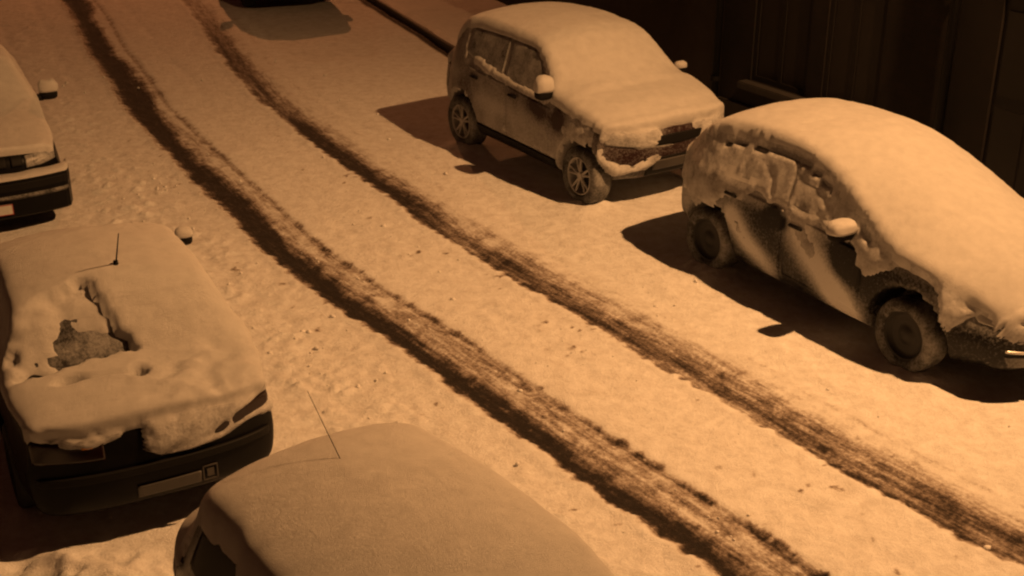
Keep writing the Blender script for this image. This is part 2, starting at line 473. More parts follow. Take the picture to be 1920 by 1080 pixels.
    dens = 0.9 * np.exp(-((a1 + .55) / .55) ** 2) + .25 * np.exp(-((a1 - 1.0) / .5) ** 2) + .35 * np.exp(-((a2 - .8) / .4) ** 2) + .5 * np.exp(-((a1 - .42) / .15) ** 2) + .03
    dens *= 0.15 + 0.85 * sstep(0.0, .45, fbm(px * 1.3, py * 1.3, 0, 2, 18))
    dens *= (a1 < -.06) | (a1 > .3)
    ok = rng.random(n_try) < dens * .30 * (1 - .65 * sstep(9, 16, py))
    px, py = px[ok], py[ok]
    from mathutils import noise as _n
    ix = np.clip(np.searchsorted(xs, px), 0, m - 1); iy = np.clip(np.searchsorted(ys, py), 0, n - 1)
    pz = Z[iy, ix]
    ico = np.array([(0, 0, 1), (.89, 0, .45), (.28, .85, .45), (-.72, .53, .45), (-.72, -.53, .45), (.28, -.85, .45), (.72, .53, -.45), (-.28, .85, -.45), (-.89, 0, -.45), (-.28, -.85, -.45), (.72, -.53, -.45), (0, 0, -1)])
    icf = [(0,1,2),(0,2,3),(0,3,4),(0,4,5),(0,5,1),(1,6,2),(2,7,3),(3,8,4),(4,9,5),(5,10,1),(2,6,7),(3,7,8),(4,8,9),(5,9,10),(1,10,6),(11,7,6),(11,8,7),(11,9,8),(11,10,9),(11,6,10)]
    CV, CF = [], []
    for k in range(len(px)):
        r_ = .007 + .018 * rng.random() ** 2.5
        s3 = r_ * rng.uniform(.7, 1.4, 3) * [1, 1, .8]
        q = ico * s3 * rng.uniform(.75, 1.25, (12, 1)); a_ = rng.uniform(0, 6.28)
        q = np.c_[q[:, 0] * math.cos(a_) - q[:, 1] * math.sin(a_), q[:, 0] * math.sin(a_) + q[:, 1] * math.cos(a_), q[:, 2]] + [px[k], py[k], pz[k] + r_ * .35]
        CF += [tuple(i_ + 12 * k for i_ in f_) for f_ in icf]; CV.append(q)
    co = link_mesh('snow_clods', np.concatenate(CV), CF, M['clod'])
    co['kind'] = 'stuff'; co['label'] = 'small loose clods of snow scattered along the tyre tracks'; co['category'] = 'snow clods'
    mt, nt, b = new_mat('snow_and_slush')
    A = nt.nodes.new('ShaderNodeAttribute'); A.attribute_name = 'slush'
    B = nt.nodes.new('ShaderNodeAttribute'); B.attribute_name = 'along'
    nz = noise_node(nt, 1.0, 5, 0.7, vec=B.outputs['Vector'])
    ng = noise_node(nt, 32, 5, 0.8)
    add = nt.nodes.new('ShaderNodeMath'); add.operation = 'ADD'
    nt.links.new(nz.outputs['Fac'], add.inputs[0]); nt.links.new(ng.outputs['Fac'], add.inputs[1])
    sub = nt.nodes.new('ShaderNodeMath'); sub.operation = 'SUBTRACT'; sub.inputs[1].default_value = 1.0
    nt.links.new(add.outputs[0], sub.inputs[0])
    gate = nt.nodes.new('ShaderNodeMath'); gate.operation = 'MULTIPLY'       # noise only where there is slush
    ga = ramp(nt, A.outputs['Fac'], 0.05, 0.4); nt.links.new(ga.outputs['Color'], gate.inputs[0]); nt.links.new(sub.outputs[0], gate.inputs[1])
    mul = nt.nodes.new('ShaderNodeMath'); mul.operation = 'MULTIPLY_ADD'; mul.inputs[1].default_value = 1.15
    G = nt.nodes.new('ShaderNodeAttribute'); G.attribute_name = 'grain'
    g2 = nt.nodes.new('ShaderNodeMath'); g2.operation = 'MULTIPLY'; nt.links.new(gate.outputs[0], g2.inputs[0]); nt.links.new(G.outputs['Fac'], g2.inputs[1])
    nt.links.new(g2.outputs[0], mul.inputs[0]); nt.links.new(A.outputs['Fac'], mul.inputs[2])
    r = nt.nodes.new('ShaderNodeValToRGB')
    e = r.color_ramp.elements
    e[0].position = 0.0; e[0].color = (0.86, 0.86, 0.86, 1)
    e[1].position = 1.0; e[1].color = (0.032, 0.028, 0.026, 1)
    for p, c in ((0.12, (0.82, 0.81, 0.80)), (0.35, (0.42, 0.365, 0.33)), (0.6, (0.175, 0.14, 0.12)), (0.82, (0.058, 0.046, 0.040))):
        k = e.new(p); k.color = (*c, 1)
    nt.links.new(mul.outputs[0], r.inputs['Fac'])
    nt.links.new(r.outputs['Color'], b.inputs['Base Color'])
    dn = noise_node(nt, 7, 6, 0.75); dr_ = ramp(nt, dn.outputs['Fac'], 0.34, 0.60, (0.80, 0.78, 0.76, 1), (1, 1, 1, 1))
    dm = nt.nodes.new('ShaderNodeMix'); dm.data_type = 'RGBA'; dm.blend_type = 'MULTIPLY'; dm.inputs[0].default_value = 1
    nt.links.new(r.outputs['Color'], dm.inputs[6]); nt.links.new(dr_.outputs['Color'], dm.inputs[7])
    nt.links.new(dm.outputs[2], b.inputs['Base Color'])
    rr_ = ramp(nt, mul.outputs[0], 0.3, 0.95, (0.7, 0.7, 0.7, 1), (0.75, 0.75, 0.75, 1))
    nt.links.new(rr_.outputs['Color'], b.inputs['Roughness'])
    b.inputs['Specular IOR Level'].default_value = 0.05
    n1 = noise_node(nt, 70, 5, 0.75); n2 = noise_node(nt, 14, 3, 0.6)
    add_bump(nt, b, [(n2.outputs['Fac'], 0.34, 0.04), (n1.outputs['Fac'], 0.7, 0.02)])
    me.materials.append(mt)
    o = bpy.data.objects.new('road', me); COL.objects.link(o)
    return struct(o)

build_ground()

# ------------------------------------------------------------------ kerbs and pavements
def offset_poly(q, d):
    t = np.gradient(q, axis=0); t /= np.linalg.norm(t, axis=1)[:, None]
    d = np.asarray(d, float); d = d[:, None] if d.ndim else d
    return q + d * np.c_[-t[:, 1], t[:, 0]]

def strip(name, pts, w0, w1, zf, mat, n=700, m=26):
    q = smooth_poly(pts, n, 6)
    ws = np.linspace(w0, w1, m)
    P = np.stack([offset_poly(q, w) for w in ws], 1)           # n,m,2
    Z = zf(P[..., 0], P[..., 1], np.broadcast_to(ws, (n, m)))
    V = np.concatenate([P, Z[..., None]], -1).reshape(-1, 3)
    return struct(link_mesh(name, V, [f[::-1] for f in grid_faces(n, m)], mat))

kerb_q = KERB
def kerb_z(X, Y, W):
    return np.where(W < 0.001, -0.08, 0.115)
# kerb stones : face and top edge
def kerb_strip(name, pts, sgn):
    q = smooth_poly(pts, 500, 6)
    prof = [(0.0, -0.1), (0.0, 0.10), (0.015, 0.118), (0.16, 0.118), (0.16, -0.1)]
    P = np.concatenate([np.stack([np.c_[offset_poly(q, sgn * w), np.full(len(q), z)] for w, z in prof], 1)], 0)
    o = link_mesh(name, P.reshape(-1, 3), [f[::-1] for f in grid_faces(len(q), len(prof))], M['kerb'], smooth=False)
    return struct(o)
kerb_strip('kerb', KERB, 1)
strip('pavement', KERB, 0.025, 2.6, lambda X, Y, W: 0.10 + 0.07 * sstep(0.0, 0.10, W - 0.02) + 0.02 * fbm(X * 2.2, Y * 2.2, 0, 3, 70) + 0.008 * fbm(X * 9, Y * 9, 0, 2, 71), M['snow'])
KERB_LEFT = [(-14.1, 29.7), (-9.9, 20.2), (-7.5, 15.3), (-5.75, 10.4), (-4.25, 6.9), (-2.65, 4.0), (.5, -0.3), (5.3, -6.5)]
kerb_strip('kerb', KERB_LEFT, -1)
strip('pavement', KERB_LEFT, -2.6, -0.025, lambda X, Y, W: 0.10 + 0.07 * sstep(0.0, 0.10, -W - 0.02) + 0.02 * fbm(X * 2.2, Y * 2.2, 0, 3, 72), M['snow'])

# ------------------------------------------------------------------ houses along the right pavement
_kq = smooth_poly(KERB, 900, 8)
_ks = np.r_[0, np.cumsum(np.linalg.norm(np.diff(_kq, axis=0), axis=1))]
WALL_Q = offset_poly(_kq, np.where(_ks < 26.4, 1.95, 1.25))
WALL_S = _ks
def wall_at(s):
    return np.array([np.interp(s, WALL_S, WALL_Q[:, 0]), np.interp(s, WALL_S, WALL_Q[:, 1])])

def house(s0, s1, name, label, wall_m, openings, h=7.2, extras=None, plinth=None):
    a, b = wall_at(s0), wall_at(s1)
    d = b - a; L = np.hypot(*d)
    ang = math.atan2(d[1], d[0])
    # local x along the facade, local y into the house (to the left of travel), z up
    mt = Matrix.Translation((a[0], a[1], 0)) @ Matrix.Rotation(ang, 4, 'Z')
    t = thing(name, label, 'house', mt)
    # facade with real openings, built as panels round them
    bm = bmesh.new()
    xs = sorted({0.0, L - 0.004} | {o[0] for o in openings} | {o[1] for o in openings})
    zs = sorted({0.0, h} | {o[2] for o in openings} | {o[3] for o in openings})
    def hole(x, z):
        return any(o[0] < x < o[1] and o[2] < z < o[3] for o in openings)
    vv = {}
    def gv(x, y, z):
        k = (round(x, 4), round(y, 4), round(z, 4))
        if k not in vv: vv[k] = bm.verts.new(k)
        return vv[k]
    for i in range(len(xs) - 1):
        for j in range(len(zs) - 1):
            if not hole((xs[i] + xs[i + 1]) / 2, (zs[j] + zs[j + 1]) / 2):
                bm.faces.new([gv(xs[i], 0, zs[j]), gv(xs[i + 1], 0, zs[j]), gv(xs[i + 1], 0, zs[j + 1]), gv(xs[i], 0, zs[j + 1])])
    for (x0, x1, z0, z1, kind) in openings:     # reveals
        y = 0.045
        for (p, q) in (((x0, z0), (x0, z1)), ((x0, z1), (x1, z1)), ((x1, z1), (x1, z0)), ((x1, z0), (x0, z0))):
            bm.faces.new([gv(p[0], 0, p[1]), gv(q[0], 0, q[1]), gv(q[0], y, q[1]), gv(p[0], y, p[1])])
    # sides and back
    D = 7.0
    for x in (0.0, L - 0.004):
        bm.faces.new([bm.verts.new((x, 0, 0)), bm.verts.new((x, D, 0)), bm.verts.new((x, D, h)), bm.verts.new((x, 0, h))])
    bm.faces.new([bm.verts.new((0, D, 0)), bm.verts.new((L - .004, D, 0)), bm.verts.new((L - .004, D, h)), bm.verts.new((0, D, h))])
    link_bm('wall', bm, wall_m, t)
    bm = bmesh.new()       # pitched roof
    r = [(-.0, -.25, h), (L - .01, -.25, h), (L - .01, D / 2, h + 2.2), (0, D / 2, h + 2.2), (0, D + .25, h), (L - .01, D + .25, h)]
    rv = [bm.verts.new(p) for p in r]
    bm.faces.new([rv[0], rv[1], rv[2], rv[3]]); bm.faces.new([rv[3], rv[2], rv[5], rv[4]])
    bm.faces.new([rv[0], rv[3], rv[4]]); bm.faces.new([rv[1], rv[5], rv[2]])
    bm.faces.new([rv[0], rv[4], rv[5], rv[1]])
    link_bm('roof', bm, M['snow'], t)
    for (x0, x1, z0, z1, kind) in openings:
        if kind == 'window':
            bm = bmesh.new(); bm_box(bm, ((x0 + x1) / 2, 0.04, (z0 + z1) / 2), (x1 - x0, 0.008, z1 - z0))
            w = link_bm('window', bm, M['house_glass'], t)
            bm = bmesh.new()
            for (c, s) in ((((x0 + x1) / 2, .028, z0 + .035), (x1 - x0, .014, .07)), (((x0 + x1) / 2, .028, z1 - .035), (x1 - x0, .014, .07)),
                           ((x0 + .035, .028, (z0 + z1) / 2), (.07, .014, z1 - z0 - .14)), ((x1 - .035, .028, (z0 + z1) / 2), (.07, .014, z1 - z0 - .14)),
                           (((x0 + x1) / 2, .030, (z0 + z1) / 2), (.06, .012, z1 - z0 - .14))):
                bm_box(bm, c, s)
            link_bm('window_frame', bm, M['frame_black'], w)
            bm = bmesh.new(); bm_box(bm, ((x0 + x1) / 2, -0.02, z0 - .05), (x1 - x0 + .16, .26, .09), bevel=.012)
            link_bm('window_sill', bm, M['stone_dark'], w)
        elif kind in ('door', 'garage'):
            bm = bmesh.new(); bm_box(bm, ((x0 + x1) / 2, 0.042, (z0 + z1) / 2), (x1 - x0, 0.012, z1 - z0))
            nx = 2 if kind == 'door' else 7
            for i in range(nx):
                w_ = (x1 - x0) / nx
                for (za, zb) in (((0.12, 0.48), (0.54, 0.94)) if kind == 'door' else ((0.03, 0.97),)):
                    bm_box(bm, (x0 + w_ * (i + .5), 0.032, z0 + (z1 - z0) * (za + zb) / 2), (w_ * .78, .02, (z1 - z0) * (zb - za)), bevel=.006)
            dr = link_bm('door' if kind == 'door' else 'garage_door', bm, M['wood_dark'], t)
            bm = bmesh.new(); bm_tube(bm, (x1 - .12, .01, z0 + 1.0), (x1 - .12, .01, z0 + 1.14), .013)
            bm_box(bm, (x1 - .12, .03, z0 + 1.0), (.03, .06, .03)); bm_box(bm, (x1 - .12, .03, z0 + 1.14), (.03, .06, .03))
            link_bm('door_handle', bm, M['chrome'], dr)
            bm = bmesh.new(); bm_box(bm, ((x0 + x1) / 2, -0.06, z0 - .06), (x1 - x0 + .1, .36, .1), bevel=.01)
            link_bm('doorstep', bm, M['stone_dark'], t)
    if plinth:
        cuts = sorted([(o[0], o[1]) for o in openings if o[2] < plinth + .1])
        x = 0.0
        for c0, c1 in cuts + [(L - .004, None)]:
            if c0 - x > .05:
                bm = bmesh.new(); bm_box(bm, ((x + c0) / 2, -.022, plinth / 2 + .05), (c0 - x - .01, .04, plinth), bevel=.006)
                link_bm('plinth', bm, M['stone_dark'], t)
            if c1: x = c1
    return t, L

if True:
    W = [  # s0, s1, name, label, wall, openings, plinth height
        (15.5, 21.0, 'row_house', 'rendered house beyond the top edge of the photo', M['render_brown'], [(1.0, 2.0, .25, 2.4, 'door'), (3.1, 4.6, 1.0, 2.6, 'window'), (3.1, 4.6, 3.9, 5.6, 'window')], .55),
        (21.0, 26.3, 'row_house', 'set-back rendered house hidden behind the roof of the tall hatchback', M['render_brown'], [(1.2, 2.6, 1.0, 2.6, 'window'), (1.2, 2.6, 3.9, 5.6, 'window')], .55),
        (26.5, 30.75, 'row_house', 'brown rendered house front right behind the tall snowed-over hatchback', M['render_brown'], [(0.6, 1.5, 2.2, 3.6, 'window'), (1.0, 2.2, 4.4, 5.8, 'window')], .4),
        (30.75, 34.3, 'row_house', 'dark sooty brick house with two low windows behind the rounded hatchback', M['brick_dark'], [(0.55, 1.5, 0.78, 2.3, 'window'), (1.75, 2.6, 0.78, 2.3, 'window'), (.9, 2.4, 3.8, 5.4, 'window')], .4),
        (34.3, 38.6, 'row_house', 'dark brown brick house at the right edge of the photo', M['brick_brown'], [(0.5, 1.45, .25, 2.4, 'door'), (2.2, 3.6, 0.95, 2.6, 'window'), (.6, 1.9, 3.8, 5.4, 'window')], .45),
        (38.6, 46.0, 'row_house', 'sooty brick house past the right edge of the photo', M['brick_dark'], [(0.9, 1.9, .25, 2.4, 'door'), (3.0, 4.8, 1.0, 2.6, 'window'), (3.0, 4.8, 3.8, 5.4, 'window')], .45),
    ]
    for (s0, s1, nm, lab, wm, ops, pl) in W:
        house(s0, s1, nm, lab, wm, ops, plinth=pl)
    def drainpipe(s, label):
        p = wall_at(s); q = wall_at(s + .05); d = (q - p) / np.hypot(*(q - p)); n = np.array([d[1], -d[0]])
        c = p + n * .09
        t = thing('drainpipe', label, 'drainpipe', Matrix.Translation((c[0], c[1], 0)))
        bm = bmesh.new(); bm_tube(bm, (0, 0, .16), (0, 0, 7.0), .05, seg=14)
        link_bm('pipe', bm, M['trim'], t, True)
        for z in (.7, 2.4, 4.4, 6.3):
            bm = bmesh.new(); bm_tube(bm, (0, 0, z - .03), (0, 0, z + .03), .062, seg=14)
            link_bm('bracket', bm, M['trim'], t)
    drainpipe(30.75, 'grey drainpipe where the brown rendered wall meets the sooty brick one')
    drainpipe(34.3, 'grey drainpipe between the two dark brick houses at the right')

# ------------------------------------------------------------------ street lamp on its wall bracket (above the frame)
def street_lamp(LAMP_POS, LAMP_AIM, LAMP_POWER, LAMP_COL, label):
    k = np.argmin(np.hypot(WALL_Q[:, 0] - LAMP_POS.x - 1.4, WALL_Q[:, 1] - LAMP_POS.y - 1.0)); w = WALL_Q[k]
    t = thing('street_lamp', label, 'street lamp', Matrix.Translation((LAMP_POS.x, LAMP_POS.y, 0)))
    wx, wy = w[0] - LAMP_POS.x, w[1] - LAMP_POS.y
    z = LAMP_POS.z
    bm = bmesh.new()
    bm_tube(bm, (wx, wy, z - .5), (wx * .55, wy * .55, z + .12), .03)
    bm_tube(bm, (wx * .55, wy * .55, z + .12), (0, 0, z + .17), .03)
    link_bm('arm', bm, M['lamp_metal'], t, True)
    ang = math.atan2(wy, wx)
    R = Matrix.Rotation(ang, 3, 'Z')
    bm = bmesh.new()        # hood : open box below, deep skirt on the wall side
    c = Vector((0, 0, z))
    bm_box(bm, c + Vector((0, 0, .13)), (.62, .30, .05), R, .015)
    bm_box(bm, c + R @ Vector((.30, 0, .0)), (.02, .30, .24), R)
    bm_box(bm, c + R @ Vector((-.30, 0, .07)), (.02, .30, .09), R)
    for s in (-1, 1):
        bm_box(bm, c + R @ Vector((0, .145 * s, .07)), (.58, .012, .09), R)
    link_bm('hood', bm, M['lamp_metal'], t)
    bm = bmesh.new(); bmesh.ops.create_uvsphere(bm, u_segments=16, v_segments=10, radius=.045, matrix=Matrix.Translation(c + Vector((0, 0, .055))))
    em, nt, b = new_mat('sodium_bulb')
    b.inputs['Emission Color'].default_value = (*LAMP_COL, 1); b.inputs['Emission Strength'].default_value = 20
    link_bm('bulb', bm, em, t, True)
    ld = bpy.data.lights.new('lamp_light', 'SPOT')
    ld.energy = LAMP_POWER; ld.color = LAMP_COL; ld.shadow_soft_size = 0.11
    ld.spot_size = math.radians(SPOT_ANGLE if LAMP_POS.x > 0 else 150); ld.spot_blend = 1.0
    lo = bpy.data.objects.new('lamp_light', ld); COL.objects.link(lo)
    lo.parent = t
    lo.location = (0, 0, z - .02)
    d = LAMP_AIM - LAMP_POS
    lo.rotation_euler = d.to_track_quat('-Z', 'Y').to_euler()
street_lamp(LAMP_POS, LAMP_AIM, LAMP_POWER, LAMP_COL, 'sodium street lamp on a wall bracket above the parked cars, out of frame')
street_lamp(FAR_LAMP_POS, FAR_LAMP_AIM, FAR_LAMP_POWER, FAR_LAMP_COL, 'sodium street lamp further up the street beyond the top edge')

# ------------------------------------------------------------------ car builder
def gauss(a, sig):
    if sig <= 0: return a
    r = int(sig * 3) + 1
    k = np.exp(-0.5 * (np.arange(-r, r + 1) / sig) ** 2); k /= k.sum()
    e = np.r_[np.full(r, a[0]), a, np.full(r, a[-1])]
    return np.convolve(e, k, 'valid')

def chaikin(P, it):
    for _ in range(it):
        a = P[:, :-1] * .75 + P[:, 1:] * .25
        b = P[:, :-1] * .25 + P[:, 1:] * .75
        mid = np.stack([a, b], 2).reshape(P.shape[0], -1, 2)
        P = np.concatenate([P[:, :1], mid[:, 1:-1], P[:, -1:]], 1)
    return P

class Body:
    """lofted body shell; local x forward, y left, z up"""
    def __init__(s, spec):
        s.spec = spec
        x0, x1 = spec['x0'], spec['x1']
        dx = spec.get('dx', 0.017)
        n = int((x1 - x0) / dx)
        xs = np.linspace(x0, x1, n)
        g = {}
        for k in ('zb', 'wb', 'zm', 'wm', 'zs', 'ws', 'zt', 'wt', 'zc'):
            p = np.array(spec[k], float)
            sg = spec.get('sig', 0.035) * (1 if k in ('zt', 'zc', 'zs') else 2)
            g[k] = gauss(np.interp(xs, p[:, 0], p[:, 1]), sg / dx)
        g['zs'] = np.minimum(g['zs'], g['zt'] - 0.004)
        g['zc'] = np.maximum(g['zc'], g['zt'] + 0.005)
        P = np.stack([np.stack(v, -1) for v in (
            (0 * xs, g['zb']), (g['wb'] * .9, g['zb']), (g['wm'] * .965, g['zb'] + .05), (g['wm'], g['zm'] * .6 + g['zb'] * .4), (g['wm'], g['zm']),
            (g['ws'] + .01, g['zs'] - .015), (g['ws'] * .985, g['zs'] + .01), (g['wt'] + .012, g['zt'] - .03), (g['wt'] - .03, g['zt'] + .006), (g['wt'] * .5, g['zc'] - (g['zc'] - g['zt']) * .22), (0 * xs, g['zc']))], 1)
        P = chaikin(P, 2)
        m = spec.get('m', 72)
        R = np.zeros((n, m, 2))
        for i in range(n):
            d = np.r_[0, np.cumsum(np.hypot(*np.diff(P[i], axis=0).T))]
            t = np.linspace(0, d[-1], m)
            R[i, :, 0] = np.interp(t, d, P[i, :, 0]); R[i, :, 1] = np.interp(t, d, P[i, :, 1])
        rings = [(xs[i], R[i]) for i in range(n)]
        # rounded end caps
        K = 22
        def cap(ring, x, sgn, r, zc):
            out = []
            for k in range(1, K + 1):
                q = math.cos(k / K * math.pi / 2) if k < K else 0.0
                q = q ** 0.55
                # shrink towards the ring's middle line
                cz = ring[:, 1].min() * .45 + ring[:, 1].max() * .55
                rr = ring.copy(); rr[:, 0] *= q; rr[:, 1] = cz + (rr[:, 1] - cz) * q
                out.append((x + sgn * r * math.sqrt(max(0, 1 - q ** 2.2)), rr))
            return out
        rear = cap(R[0], xs[0], -1, spec.get('r_rear', .10), 0)[::-1]
        front = cap(R[-1], xs[-1], 1, spec.get('r_front', .12), 0)
        rings = rear + rings + front
        N = len(rings)
        V = np.zeros((N, 2 * m - 2, 3))
        for i, (x, r) in enumerate(rings):
            full = np.concatenate([r * [1, 1], (r[1:-1] * [-1, 1])[::-1]], 0)
            V[i, :, 0] = x; V[i, :, 1] = full[:, 0]; V[i, :, 2] = full[:, 1]
        wmax = V[..., 1].max()
        # plan curvature of nose and tail
        a = np.abs(V[..., 1]) / wmax
        V[..., 0] -= spec.get('c_front', .16) * a ** 2.6 * sstep(x1 - .75, x1 + .02, V[..., 0])
        V[..., 0] += spec.get('c_rear', .10) * a ** 2.6 * sstep(-x0 - .6, -x0 + .02, -V[..., 0])
        s.V0 = V.copy()
        # wheel arches
        s.arches = spec['axles']
        for ax in s.arches:
            d = np.hypot(V[..., 0] - ax, V[..., 2] - spec['rw'] - .01)
            k = (1 - sstep(spec['ra'] - .012, spec['ra'] + .012, d)) * (np.abs(V[..., 1]) > .45)
            V[..., 1] -= np.sign(V[..., 1]) * k * .30
        s.V = V
        s.N, s.Mr = V.shape[:2]
        s.faces = [f[::-1] for f in grid_faces(s.N, s.Mr, True)]
        V0 = s.V0.reshape(-1, 3)
        s.bvh = BVHTree.FromPolygons([tuple(p) for p in V0], s.faces)

    def normals(s, V):
        du = np.gradient(V, axis=0)
        W = np.concatenate([V[:, -1:], V, V[:, :1]], 1)
        dv = (W[:, 2:] - W[:, :-2])
        n = np.cross(du, dv)
        L = np.linalg.norm(n, axis=-1, keepdims=True)
        n = n / np.maximum(L, 1e-9)
        c = V - np.array([V[..., 0].mean(), 0, .6])
        if (n[s.N // 2] * c[s.N // 2])[..., 1:].sum() < 0: n = -n
        return n

    def hit(s, axis, u, v, side=1):
        if axis == 'side': o, d = Vector((u, 3 * side, v)), Vector((0, -side, 0))
        elif axis == 'front': o, d = Vector((9, u, v)), Vector((-1, 0, 0))
        elif axis == 'rear': o, d = Vector((-9, u, v)), Vector((1, 0, 0))
        else: o, d = Vector((u, v, 4)), Vector((0, 0, -1))
        p, n, i, dist = s.bvh.ray_cast(o, d)
        if p is None:
            p, n, i, dist = s.bvh.find_nearest(o + d * (3 if axis in ('side', 'top') else 9))
        return p, -d

    def patch(s, name, mat, parent, axis, top, bot, side=1, off=0.004, n=24, m=10, thick=0.012):
        """a panel lying on the shell: top and bottom edge lines in the plane seen along the axis"""
        top = np.array(top, float); bot = np.array(bot, float)
        def rs(p, t):
            d = np.r_[0, np.cumsum(np.hypot(*np.diff(p, axis=0).T))]; d /= d[-1]
            return np.c_[np.interp(t, d, p[:, 0]), np.interp(t, d, p[:, 1])]
        t = np.linspace(0, 1, n); A = rs(top, t); B = rs(bot, t)
        up = np.zeros((m, n, 3)); lo = np.zeros((m, n, 3))
        for j in range(m):
            w = j / (m - 1)
            for i in range(n):
                uv = A[i] * (1 - w) + B[i] * w
                p, nn = s.hit(axis, uv[0], uv[1], side)
                up[j, i] = p + nn * off; lo[j, i] = p - nn * thick
        V = np.concatenate([up.reshape(-1, 3), lo.reshape(-1, 3)])
        k = m * n
        F = grid_faces(m, n)
        F2 = [tuple(a + k for a in f[::-1]) for f in F]
        rim = [j * n for j in range(m)][::-1] + list(range(1, n)) + [j * n + n - 1 for j in range(1, m)] + [(m - 1) * n + i for i in range(n - 2, 0, -1)]
        F3 = [(rim[i], rim[(i + 1) % len(rim)], rim[(i + 1) % len(rim)] + k, rim[i] + k) for i in range(len(rim))]
        o = link_mesh(name, V, F + F2 + F3, mat, parent)
        me = o.data
        bm = bmesh.new(); bm.from_mesh(me); bmesh.ops.recalc_face_normals(bm, faces=bm.faces); bm.to_mesh(me); bm.free()
        return o

    def snow(s, parent, tfun, seed=0, smooth=3, crust=0.30, thick_max=0.05):
        V = s.V0.copy()
        n = s.normals(V)
        t = tfun(V, n)
        up = np.zeros_like(n); up[..., 2] = 1
        d = n * .55 + up * .45 * np.clip(n[..., 2:3] * 2, 0, 1)
        d /= np.maximum(np.linalg.norm(d, axis=-1, keepdims=True), 1e-6)
        S = V + d * t[..., None]
        w = sstep(.01, .05, t)[..., None]
        for _ in range(smooth):
            A = S.copy()
            A[1:-1] = (S[:-2] + S[2:] + np.roll(S, 1, 1)[1:-1] + np.roll(S, -1, 1)[1:-1]) / 4
            S = S * (1 - w * .6) + A * w * .6
        # fine lumps
        nz = fbm(S[..., 0] * 14, S[..., 1] * 14, S[..., 2] * 14, 3, seed + 300)
        S += n * (0.005 * nz * sstep(0, .03, t))[..., None]
        # keep only faces where snow lies (plus a buried margin)
        keep = t > -0.012
        F = []
        Mr = s.Mr
        kk = keep.reshape(-1)
        for f in s.faces:
            if kk[f[0]] or kk[f[1]] or kk[f[2]] or kk[f[3]]:
                F.append(f)
        used = sorted({i for f in F for i in f}); mp = {a: b for b, a in enumerate(used)}
        SV = S.reshape(-1, 3)[used]
        o = link_mesh('snow_cover', SV, [tuple(mp[i] for i in f) for f in F], M['snow'], parent)
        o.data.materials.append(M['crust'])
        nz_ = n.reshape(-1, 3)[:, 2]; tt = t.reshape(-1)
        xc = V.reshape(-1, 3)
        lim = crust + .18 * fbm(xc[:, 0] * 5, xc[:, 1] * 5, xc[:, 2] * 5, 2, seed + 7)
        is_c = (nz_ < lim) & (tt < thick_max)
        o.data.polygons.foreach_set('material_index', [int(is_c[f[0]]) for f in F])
        return o

def lathe(name, prof, mat, parent, n=48, axis_side=1, loc=(0, 0, 0)):
    """profile (radius, y) revolved about the local y axis"""
    V = []; m = len(prof)
    for i in range(n):
        a = 2 * math.pi * i / n
        for r, y in prof:
            V.append((r * math.cos(a) + loc[0], y * axis_side + loc[1], r * math.sin(a) + loc[2]))
    F = []
    for i in range(n):
        for j in range(m - 1):
            k = (i + 1) % n
            F.append((i * m + j, i * m + j + 1, k * m + j + 1, k * m + j))
    o = link_mesh(name, V, F, mat, parent)
    bm = bmesh.new(); bm.from_mesh(o.data); bmesh.ops.remove_doubles(bm, verts=bm.verts, dist=1e-5); bmesh.ops.recalc_face_normals(bm, faces=bm.faces); bm.to_mesh(o.data); bm.free()
    return o

def wheel(parent, x, y, rw, style, tyre_m, rot=0.0):
    s = 1 if y > 0 else -1
    w = part_empty('wheel', parent, (x, y, rw))
    tr = .20; ri = rw * .64
    lathe('tyre', [(ri, -.10), (ri + .02, -.105), (rw - .035, -.115), (rw - .008, -.095), (rw, -.06), (rw, .06), (rw - .008, .092), (rw - .03, .108), (ri + .035, .112), (ri + .008, .10), (ri, .085)], tyre_m, w, 56, s)
    if style == 'alloy':
        bm = bmesh.new()
        for k in range(5):
            for dd in (-.13, .13):
                a = rot + 2 * math.pi * k / 5 + dd
                p0 = Vector((math.cos(a) * .035, s * .075, math.sin(a) * .035)); a2 = rot + 2 * math.pi * k / 5 + dd * 1.5
                p1 = Vector((math.cos(a2) * (ri - .005), s * .085, math.sin(a2) * (ri - .005)))
                bm_tube(bm, p0, p1, .016, .013, 8)
        bm_tube(bm, (0, s * .055, 0), (0, s * .095, 0), .05, .04, 18)
        link_bm('rim', bm, M['alloy'], w, False)
        lathe('rim_lip', [(ri + .004, .09), (ri - .002, .104), (ri - .014, .10), (ri - .018, .08), (ri - .02, -.08)], M['alloy'], w, 48, s)
        lathe('brake_disc', [(0, .0), (.115, .0), (.118, -.02), (ri - .01, -.03), (ri - .005, -.09)], M['steel_dark'], w, 40, s)
    else:
        lathe('rim', [(0, .075), (.05, .075), (.07, .06), (.11, .05), (.14, .062), (ri - .03, .045), (ri - .012, .08), (ri + .004, .095), (ri + .006, .06)], M['steel_dark'], w, 48, s)
    return w

